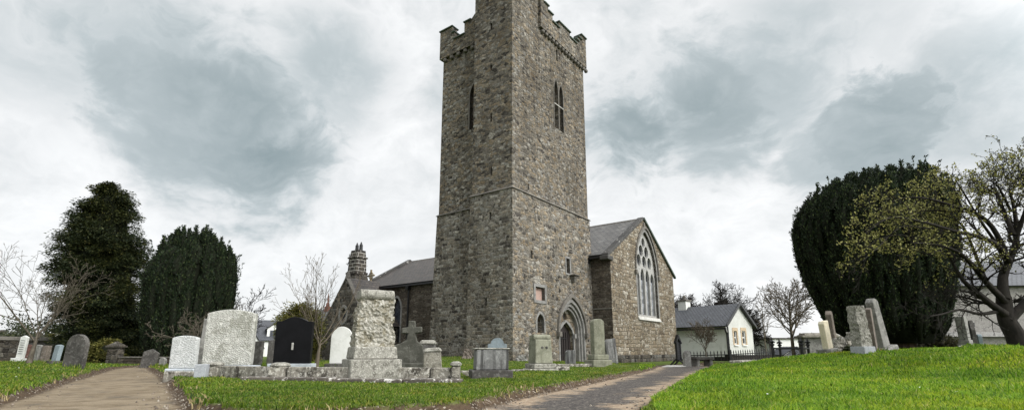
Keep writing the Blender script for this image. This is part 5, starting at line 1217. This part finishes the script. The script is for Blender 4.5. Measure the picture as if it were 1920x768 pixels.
SKYBLOBS = [(300, 130, 100, .09, .45), (260, 150, 60, .08, .6), (420, 210, 120, .10, .68), (500, 310, 90, .09, .74), (610, 120, 80, .09, .4), (560, 340, 50, .07, .6),
    (1190, 240, 85, .09, .8), (1310, 190, 100, .1, .7), (1420, 150, 80, .1, .5), (1640, 265, 52, .06, .62), (1560, 310, 45, .06, .5), (1840, 200, 75, .1, .4), (110, 90, 80, .1, .3), (1500, 60, 100, .14, .25)]
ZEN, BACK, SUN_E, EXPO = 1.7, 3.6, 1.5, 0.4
# ------------------------------------------------------------------ ground, paths, lawns, grass
def P2(*pts): return [(G(px, py).x, G(px, py).y) for px, py in pts]
poly = P2((244, 688), (212, 691), (175, 702), (130, 715), (62, 738), (0, 757), (-120, 800))
poly += [(-5.0, 3.2), (-6, -6), (6, -6), (1.9, 2.5)]
poly += P2((1180, 790), (1215, 762), (1247, 742), (1272, 724), (1294, 712), (1316, 700), (1336, 692.5), (1352, 689))
poly += [(9.6, 25.0), (11.5, 27.2), (10.2, 28.6), (8.2, 27.0), (6.6, 23.4)]
poly += P2((1222, 691.5), (1214, 694), (1150, 709), (1080, 724), (1000, 740), (930, 757), (890, 768), (840, 773), (780, 775), (700, 780), (620, 787), (560, 792), (430, 786), (352, 770), (334, 742), (318, 720), (300, 704), (284, 694), (274, 688))
poly = np.array(poly)
def sdist(X, Y):
    """distance to the path outline, negative on the path"""
    x0, y0 = poly[:, 0], poly[:, 1]; x1, y1 = np.roll(x0, -1), np.roll(y0, -1)
    best = np.full(X.shape, 1e9); inside = np.zeros(X.shape, bool)
    for a, b, c, d in zip(x0, y0, x1, y1):
        ex, ey = c - a, d - b; t = np.clip(((X - a) * ex + (Y - b) * ey) / (ex * ex + ey * ey + 1e-12), 0, 1)
        best = np.minimum(best, (X - a - t * ex) ** 2 + (Y - b - t * ey) ** 2)
        cr = (b > Y) != (d > Y)
        with np.errstate(divide='ignore', invalid='ignore'):
            inside ^= cr & (X < (c - a) * (Y - b) / (d - b + 1e-15) + a)
    return np.where(inside, -1, 1) * np.sqrt(best)
def fuzz(X, Y, s, seed=0):
    r = np.random.default_rng(seed); o = 0
    for k in range(7):
        a = r.uniform(0, 6.28); f = s * r.uniform(.6, 1.9); o = o + np.sin((X * math.cos(a) + Y * math.sin(a)) * f + r.uniform(0, 6.28) + 1.3 * np.sin((X * math.sin(a) - Y * math.cos(a)) * f * .7 + k))
    return o / 7
class RBF:
    def __init__(s, pts, smooth=.02):
        p = np.array(pts); s.c = p[:, :2]; z = p[:, 2]
        d = np.linalg.norm(s.c[:, None] - s.c[None], axis=2); n = len(p)
        A = np.zeros((n + 1, n + 1)); A[:n, :n] = -d - np.eye(n) * 0 + np.eye(n) * -smooth; A[n, :n] = A[:n, n] = 1
        s.w = np.linalg.solve(A, np.append(z, 0))
    def __call__(s, X, Y):
        X = np.asarray(X, float); o = np.full(X.shape, s.w[-1])
        for (a, b), w in zip(s.c, s.w): o = o - w * np.sqrt((X - a) ** 2 + (Y - b) ** 2)
        return o
far = [(60 * math.cos(a), 60 * math.sin(a), -.15) for a in np.arange(0, 6.28, .5)]
ZP = RBF([(0, 0, 0), (-6, 6, 0), (6, 0, 0), (0, 6, 0), (1.5, 8, 0), (3.5, 13, 0), (5.4, 19, 0), (8.5, 25, -.06), (11, 28, -.09), (-10, 14, 0), (-14, 20, 0), (-15, 24, 0), (-9, 9, 0), (-5, 8, 0)] + far)
# lawn heights: everything that stands on it plus the visible surface
for q in ((1500, 768, 5), (1800, 768, 5), (1300, 768, 5.3), (1500, 715, 9), (1800, 710, 9), (1500, 690, 13), (1400, 694, 12), (1800, 682, 13), (1700, 690, 11), (1500, 668, 18.5), (1440, 674, 19), (1400, 680, 18.5), (1370, 684, 17.5), (1720, 656, 18.5), (1900, 653, 14), (1950, 655, 10), (1350, 692, 16), (0, 688, 15), (60, 690, 15), (100, 692, 15.5)):
    p = W(*q); CP.append((p.x, p.y, p.z))
for x, y in ((-3, 6), (-1.5, 6), (0, 6.2), (-3.6, 8), (-2, 8), (0, 8), (1.2, 9), (-4.2, 11), (-2, 11.5), (0, 10.5), (2.4, 12), (-6, 13)): CP.append((x, y, .11))
for x, y, z in ((-12, 26, .1), (-20, 24, .1), (-22, 40, 0), (3, 60, -.2), (30, 45, -.1), (16, 32, .0), (22, 27, .45), (14, 24, .42), (8, 5, .2), (12, 10, .5), (-9, 30, .05), (40, 20, .3), (-30, 10, .1), (0, -15, .1), (11, 34, -.12), (13.5, 31, -.08)): CP.append((x, y, z))
pe = poly[(poly[:, 1] > 5) & (poly[:, 1] < 24)]
for x, y in pe: CP.append((x, y, float(ZP(x, y)) + .11))
seen = set(); cp2 = []
for x, y, z in CP:
    k_ = (round(x / .3), round(y / .3))
    if k_ not in seen: seen.add(k_); cp2.append((x, y, z))
ZL = RBF(cp2 + far, .25)
def height(X, Y, want=False):
    X = np.asarray(X, float); Y = np.asarray(Y, float)
    sd = sdist(X, Y) + .045 * fuzz(X, Y, 9, 1) + .03 * fuzz(X, Y, 23, 2)
    zp = ZP(X, Y) + .008 * fuzz(X, Y, 4, 3); zl = np.maximum(ZL(X, Y), zp + .05) + .014 * fuzz(X, Y, 3.1, 4) + .01 * fuzz(X, Y, 8, 5)
    s = np.clip((sd + .02) / .17, 0, 1); s = s * s * (3 - 2 * s)
    Rr = np.sqrt(X * X + Y * Y); b = np.clip((Rr - 55) / 40, 0, 1)
    z = (zp + (zl - zp) * s) * (1 - b) + (-.15) * b
    return (z, sd) if want else z
rings = [2.2]
while rings[-1] < 2600:
    r = rings[-1]; rings.append(r * (1.0075 if 4.5 < r < 34 else 1.03 if r < 90 else 1.12))
rings = np.array([0.3, .8, 1.4] + rings)
th = np.concatenate([np.arange(-180, -56, 4.0), np.arange(-56, 56, .19), np.arange(56, 180, 4.0)]) * math.pi / 180
RR, TT = np.meshgrid(rings, th, indexing='ij'); X, Y = RR * np.sin(TT), RR * np.cos(TT)
Z, SD = height(X, Y, True)
nr_, nt_ = RR.shape
i, j = np.meshgrid(np.arange(nr_ - 1), np.arange(nt_), indexing='ij'); j2 = (j + 1) % nt_
Q = np.stack([i * nt_ + j, i * nt_ + j2, (i + 1) * nt_ + j2, (i + 1) * nt_ + j], -1).reshape(-1, 4)
V = np.stack([X, Y, Z], -1).reshape(-1, 3)
sdq = SD.ravel()[Q].mean(1); xq = V[Q].mean(1)
reg = np.where(sdq < -.015, np.where(xq[:, 0] < -.12 * xq[:, 1] - .4, 1, 2), np.where((np.linalg.norm(xq, axis=1) > 48), 0, np.where(xq[:, 0] < -.62 * xq[:, 1] - .3, 3, np.where(xq[:, 0] > .24 * xq[:, 1] + .4, 4, 5))))
def m_ground():
    m, nt, out = newmat('ground surface')
    oc = objco(nt)
    sd = nd(nt, 'ShaderNodeAttribute', attribute_name='edge').outputs['Fac']; asp = nd(nt, 'ShaderNodeAttribute', attribute_name='tarmac').outputs['Fac']
    n1 = noi(nt, oc, 1.3, 6, .65).outputs['Fac']; n2 = noi(nt, oc, 7, 6, .7).outputs['Fac']; n3 = noi(nt, oc, 55, 3, .75).outputs['Fac']; n4 = noi(nt, scaled(nt, oc, (.8, 1.1, 1)), 2.2, 6, .7, .6).outputs['Fac']
    vor = nd(nt, 'ShaderNodeTexVoronoi', {'Vector': oc, 'Scale': 42.0})
    chip = nd(nt, 'ShaderNodeSeparateColor', {0: vor.outputs['Color']}).outputs[0]
    tar = mix(nt, sst(nt, n2, .35, .7), (.05, .046, .044), (.1, .09, .082))
    tar = mix(nt, mth(nt, 'MULTIPLY', sst(nt, chip, .75, .95), .45), tar, (.3, .26, .22))
    dust = mix(nt, sst(nt, n2, .3, .7), (.34, .26, .18), (.2, .15, .105)); dust = mix(nt, mth(nt, 'MULTIPLY', sst(nt, chip, .7, .9), .4), dust, (.46, .41, .34))
    dsel = mth(nt, 'ADD', mth(nt, 'ADD', sd, mth(nt, 'MULTIPLY', mth(nt, 'SUBTRACT', n1, .5), 2.2)), mth(nt, 'MULTIPLY', mth(nt, 'SUBTRACT', n4, .5), .9))
    tar = mix(nt, sst(nt, dsel, -.62, -.2), tar, dust)
    dirt = mix(nt, sst(nt, n4, .36, .62), (.15, .117, .078), (.235, .19, .132)); dirt = mix(nt, sst(nt, n1, .52, .68), dirt, (.085, .074, .062)); dirt = mix(nt, mth(nt, 'MULTIPLY', sst(nt, n2, .58, .68), .5), dirt, (.14, .085, .05))
    dirt = mix(nt, .5, dirt, mix(nt, 1.0, dirt, ramp(nt, n3, [(.3, (.5, .5, .5)), (.7, (1.45, 1.45, 1.45))]), 'MULTIPLY'))
    col = mix(nt, asp, dirt, tar)
    soil = mix(nt, sst(nt, n2, .3, .7), (.035, .024, .016), (.1, .07, .045)); soil = mix(nt, mth(nt, 'MULTIPLY', sst(nt, chip, .88, .97), .6), soil, (.42, .37, .31))
    sde = mth(nt, 'ADD', sd, mth(nt, 'MULTIPLY', mth(nt, 'SUBTRACT', n2, .5), .3))
    col = mix(nt, sst(nt, sde, -.16, -.02), col, soil)
    grass = mix(nt, sst(nt, n2, .3, .7), (.05, .075, .014), (.095, .13, .026)); grass = mix(nt, mth(nt, 'MULTIPLY', sst(nt, n1, .55, .7), .5), grass, (.13, .13, .04))
    col = mix(nt, sst(nt, sde, .07, .19), col, grass)
    h = mth(nt, 'ADD', mth(nt, 'ADD', n2, mth(nt, 'MULTIPLY', n3, .35)), mth(nt, 'MULTIPLY', chip, .25))
    bsdf(nt, out, col, .95, bump(nt, h, .75, .035), .12)
    return m
gm = m_ground(); tarm = np.clip((X / np.maximum(np.abs(Y), .1) + .3) / .12, 0, 1)
for code, nm in ((0, 'ground'), (1, 'path'), (2, 'path'), (3, 'lawn'), (4, 'lawn'), (5, 'lawn')):
    q = Q[reg == code]; u, inv = np.unique(q, return_inverse=True)
    me = np_mesh(nm, V[u], inv.reshape(-1, 4), smooth=True)
    for an, arr in (('edge', SD), ('tarmac', tarm)):
        a = me.attributes.new(an, 'FLOAT', 'POINT'); a.data.foreach_set('value', arr.ravel()[u].astype(np.float32))
    tag(obj(nm, me, gm), None, None, None, 'structure')
# grass blades
def m_grass(name, stops, dry):
    m, nt, out = newmat(name); geo = nt.nodes.new('ShaderNodeNewGeometry'); oc = objco(nt)
    col = ramp(nt, geo.outputs['Random Per Island'], stops)
    f = sst(nt, noi(nt, oc, 1.1, 4, .6).outputs['Fac'], .42, .66); f2 = sst(nt, noi(nt, oc, .45, 3, .6).outputs['Fac'], .45, .65)
    col = mix(nt, mth(nt, 'MULTIPLY', f, .75), col, mix(nt, 1.0, col, dry, 'MULTIPLY')); col = mix(nt, mth(nt, 'MULTIPLY', f2, .75), col, mix(nt, 1.0, col, (.5, .62, .6), 'MULTIPLY'))
    d = nd(nt, 'ShaderNodeBsdfPrincipled', {'Base Color': col, 'Roughness': .5, 'Specular IOR Level': .25}); t = nd(nt, 'ShaderNodeBsdfTranslucent', {'Color': col})
    mx = nd(nt, 'ShaderNodeMixShader', {0: .45, 1: d.outputs[0], 2: t.outputs[0]}); nt.links.new(mx.outputs[0], out.inputs[0]); return m
def blades(n, y0, y1, a0, a1, hmin, hmax, sel, seed, wid=.0045, lo=.02):
    g = np.random.default_rng(seed)
    Yb = np.exp(g.uniform(math.log(y0), math.log(y1), n)); t = g.uniform(math.tan(R(a0)), math.tan(R(a1)), n); Xb = Yb * t
    Zb, sd = height(Xb, Yb, True)
    ok = (sd > lo + .06 * g.uniform(0, 1, n)) & sel(Xb, Yb, sd, g); Xb, Yb, Zb, sd = Xb[ok], Yb[ok], Zb[ok], sd[ok]; n = len(Xb)
    cl = .5 + .5 * fuzz(Xb, Yb, 5, 21)
    h = (hmin + (hmax - hmin) * g.uniform(0, 1, n) ** 1.4) * (.55 + .9 * cl); h = h * (1 + .5 * np.exp(-sd / .12))
    az = g.uniform(0, 6.283, n) + 0; ln = g.uniform(.15, .75, n)
    dx, dy = np.cos(az) * ln, np.sin(az) * ln; dx += .25 * fuzz(Xb, Yb, 2, 5)
    w = wid * (1 + Yb / 7) * g.uniform(.7, 1.4, n); wa = g.uniform(0, 3.1416, n); wx, wy = np.cos(wa) * w, np.sin(wa) * w
    B = np.stack([Xb, Yb, Zb - .012], 1); M1 = B + np.stack([dx * h * .35, dy * h * .35, h * .6], 1); T1 = B + np.stack([dx * h, dy * h, h * (1 - .28 * ln)], 1)
    S = np.stack([wx, wy, np.zeros(n)], 1)
    V = np.stack([B - S, B + S, M1 + S * .75, M1 - S * .75, T1], 1).reshape(-1, 3); k = np.arange(n)[:, None] * 5
    return V, k + np.array([[0, 1, 2, 3]]), k + np.array([[3, 2, 4]])
lush = m_grass('lush grass', [(0, (.034, .084, .008)), (.35, (.125, .262, .015)), (.75, (.24, .405, .027)), (.95, (.35, .47, .05)), (1, (.42, .4, .18))], (1.5, 1.1, .9))
short = m_grass('short grass', [(0, (.03, .066, .009)), (.45, (.105, .188, .015)), (.85, (.195, .28, .028)), (1, (.33, .29, .12))], (1.3, 1.0, .85))
straw = m_leaf('dry straw', [(0, (.2, .15, .07)), (1, (.42, .34, .18))], .3)
for nm, lab, args, mt in (
    ('grass', 'lush bright grass of the rising right lawn', (430000, 2.4, 24, 5, 54, .04, .1, lambda x, y, s, g: x > .24 * y + .2, 1, .0032), lush),
    ('grass', 'short grass on the plot between the two paths', (200000, 4.4, 30, -30, 22, .025, .06, lambda x, y, s, g: (x < .24 * y + .4) & (x > -.56 * y), 2, .0034, .06), short),
    ('grass', 'short grass on the bank left of the brown path', (70000, 6, 26, -50, -28, .035, .085, lambda x, y, s, g: x <= -.56 * y, 3, .0045, .06), short),
    ('dry_grass', 'straw coloured dead grass hanging over the bank edges', (26000, 4.6, 22, -48, 24, .05, .11, lambda x, y, s, g: (s < .2) & (fuzz(x, y, 1.7, 9) > .22), 4, .004, .0), straw),
    ('grass', 'longer tufts of grass standing up in the right lawn', (52000, 2.6, 16, 6, 52, .08, .17, lambda x, y, s, g: (x > .24 * y + .2) & (fuzz(x, y, 3.3, 12) > .36), 6, .004), lush)):
    V, q, t = blades(*args); tag(obj(nm, np_mesh(nm, V, q, t), mt), lab, 'grass', None, 'stuff')
# uncut grass round the feet of the stones
g = np.random.default_rng(77); bx = []
for x, y, w_, d_, rz in BASES:
    k = 130; u = g.uniform(-.5, .5, k) * (w_ + .22); v = g.uniform(-.5, .5, k) * (d_ + .3); bx.append(np.stack([x + u * math.cos(rz) - v * math.sin(rz), y + u * math.sin(rz) + v * math.cos(rz)], 1))
B2 = np.concatenate(bx); zb, sdb = height(B2[:, 0], B2[:, 1], True); ok = sdb > .05; B2, zb = B2[ok], zb[ok]; n = len(B2)
Dv = g.normal(0, .45, (n, 3)); Dv[:, 2] = 1
V, Q = cards(np.stack([B2[:, 0], B2[:, 1], zb - .01], 1), Dv, g.normal(0, 1, (n, 3)), g.uniform(.08, .2, n), .008 * (1 + B2[:, 1] / 9))
tag(obj('grass', np_mesh('grass', V, Q), short), 'longer uncut grass round the feet of the headstones', 'grass', None, 'stuff')
# loose pebbles along the path edges, daisies
g = np.random.default_rng(30); n = 9000
Yb = np.exp(g.uniform(math.log(5.5), math.log(24), n)); Xb = Yb * g.uniform(math.tan(R(-48)), math.tan(R(22)), n); Zb, sd = height(Xb, Yb, True)
ok = (sd < .05) & (sd > -.9) & (g.uniform(0, 1, n) < np.exp(-np.abs(sd + .05) / .16)); Xb, Yb, Zb = Xb[ok], Yb[ok], Zb[ok]; n = len(Xb)
oct_ = np.array([(1, 0, 0), (0, 1, 0), (-1, 0, 0), (0, -1, 0), (0, 0, 1), (0, 0, -1)]); tri = np.array([(0, 1, 4), (1, 2, 4), (2, 3, 4), (3, 0, 4), (1, 0, 5), (2, 1, 5), (3, 2, 5), (0, 3, 5)])
sz = g.uniform(.006, .026, n)[:, None, None] * g.uniform(.6, 1.3, (n, 6, 1)); V = np.stack([Xb, Yb, Zb + .004], 1)[:, None] + oct_[None] * sz
tag(obj('gravel', np_mesh('gravel', V.reshape(-1, 3), None, (np.arange(n)[:, None, None] * 6 + tri[None]).reshape(-1, 3)), m_leaf('gravel stones', [(0, (.08, .064, .05)), (.7, (.19, .155, .12)), (1, (.3, .27, .22))], 0)), 'loose pebbles scattered along the path edges', 'gravel', None, 'stuff')
n = 40; Yb = np.exp(g.uniform(math.log(6), math.log(22), n)); Xb = Yb * np.concatenate([g.uniform(.4, 1.0, 20), g.uniform(-1.0, -.75, 20)]); Zb, sd = height(Xb, Yb, True); ok = sd > .2
C = np.stack([Xb, Yb, Zb + .06], 1)[ok]; D = g.normal(0, 1, C.shape); D[:, 2] *= .2
V, Q = cards(C, D, np.tile([0, 0, 1.0], (len(C), 1)) + g.normal(0, .3, C.shape), np.full(len(C), .035), np.full(len(C), .035))
tag(obj('daisies', np_mesh('daisies', V, Q), M['white']), 'tiny white daisies dotted over the lawns', 'daisies', None, 'stuff')

# ------------------------------------------------------------------ sky and sun
w = bpy.data.worlds.new('World'); scn.world = w; w.use_nodes = True; nt = w.node_tree; nt.nodes.clear()
SUN_AZ, SUN_EL = R(122), R(36)       # azimuth clockwise from the view direction
sky = nd(nt, 'ShaderNodeTexSky', sky_type='NISHITA', sun_disc=False, sun_elevation=SUN_EL, sun_rotation=SUN_AZ)
dirv = nt.nodes.new('ShaderNodeTexCoord').outputs['Generated']
def pdir(px, py):
    v = W(px, py, 1.0) - Vector((0, 0, CZ)); return tuple(v.normalized())
wp = noi(nt, dirv, 3.0, 4, .55).outputs['Color']
dw = nd(nt, 'ShaderNodeVectorMath', {0: dirv, 1: scaled(nt, nd(nt, 'ShaderNodeVectorMath', {0: wp, 1: (.5, .5, .5)}, operation='SUBTRACT').outputs[0], (.22, .22, .22))}, operation='ADD').outputs[0]
flat = scaled(nt, dw, (1, 1, 1.7))
big = noi(nt, flat, 2.4, 8, .6); mid = noi(nt, flat, 6.0, 8, .62); puff = noi(nt, flat, 13.0, 6, .6)
wob = mth(nt, 'ADD', mth(nt, 'ADD', mth(nt, 'MULTIPLY', mth(nt, 'SUBTRACT', big.outputs['Fac'], .5), .34), mth(nt, 'MULTIPLY', mth(nt, 'SUBTRACT', mid.outputs['Fac'], .5), .26)), mth(nt, 'MULTIPLY', mth(nt, 'SUBTRACT', puff.outputs['Fac'], .5), .16))
dark = None
for px, py, r, soft, amt in SKYBLOBS:
    d = nd(nt, 'ShaderNodeVectorMath', {0: dirv, 1: pdir(px, py)}, operation='DISTANCE').outputs['Value']
    f = mth(nt, 'MULTIPLY', sst(nt, mth(nt, 'ADD', d, wob), r / 930 - soft * .72, r / 930 + soft * .72, 1, 0), amt)
    dark = f if dark is None else mth(nt, 'MAXIMUM', dark, f)
z = nd(nt, 'ShaderNodeSeparateXYZ', {0: dirv}).outputs[2]
gen = mth(nt, 'MULTIPLY', sst(nt, big.outputs['Fac'], .46, .64), sst(nt, z, .2, .55, 0, .24))
dark = mth(nt, 'MAXIMUM', dark, gen)
fine = mth(nt, 'ADD', mth(nt, 'SUBTRACT', mid.outputs['Fac'], .5), mth(nt, 'MULTIPLY', mth(nt, 'SUBTRACT', puff.outputs['Fac'], .5), .5))
dark = mth(nt, 'ADD', mth(nt, 'ADD', dark, .13), mth(nt, 'MULTIPLY', fine, .72), True)
cloud = ramp(nt, dark, [(0, (8.0, 8.08, 8.12)), (.22, (6.55, 6.7, 6.78)), (.55, (4.25, 4.72, 4.88)), (1, (2.25, 2.8, 2.96))])
# an overcast sky brightens toward the zenith and round toward the hidden sun
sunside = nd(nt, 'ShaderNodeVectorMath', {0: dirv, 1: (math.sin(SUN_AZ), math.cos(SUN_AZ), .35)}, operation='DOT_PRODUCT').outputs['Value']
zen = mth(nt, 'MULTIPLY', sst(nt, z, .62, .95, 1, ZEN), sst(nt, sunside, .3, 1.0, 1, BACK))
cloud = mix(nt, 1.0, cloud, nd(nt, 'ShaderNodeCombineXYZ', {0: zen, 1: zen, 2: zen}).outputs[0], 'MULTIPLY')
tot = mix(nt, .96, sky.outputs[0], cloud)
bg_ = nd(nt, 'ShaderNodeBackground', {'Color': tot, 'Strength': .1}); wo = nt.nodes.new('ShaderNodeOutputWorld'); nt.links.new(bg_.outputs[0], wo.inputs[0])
sl = bpy.data.lights.new('sun', 'SUN'); sl.energy = SUN_E; sl.angle = R(14); sl.color = (1, .95, .88)
so = bpy.data.objects.new('sun', sl); COL.objects.link(so)
sdir = Vector((math.sin(SUN_AZ) * math.cos(SUN_EL), math.cos(SUN_AZ) * math.cos(SUN_EL), math.sin(SUN_EL)))
so.rotation_euler = (-sdir).to_track_quat('-Z', 'Y').to_euler()
scn.render.engine = 'CYCLES'
scn.view_settings.view_transform = 'Standard'; scn.view_settings.look = 'None'; scn.view_settings.gamma = 1; scn.view_settings.exposure = EXPO
scn.cycles.max_bounces = 6; scn.cycles.transparent_max_bounces = 8
scn.cycles.use_denoising = True
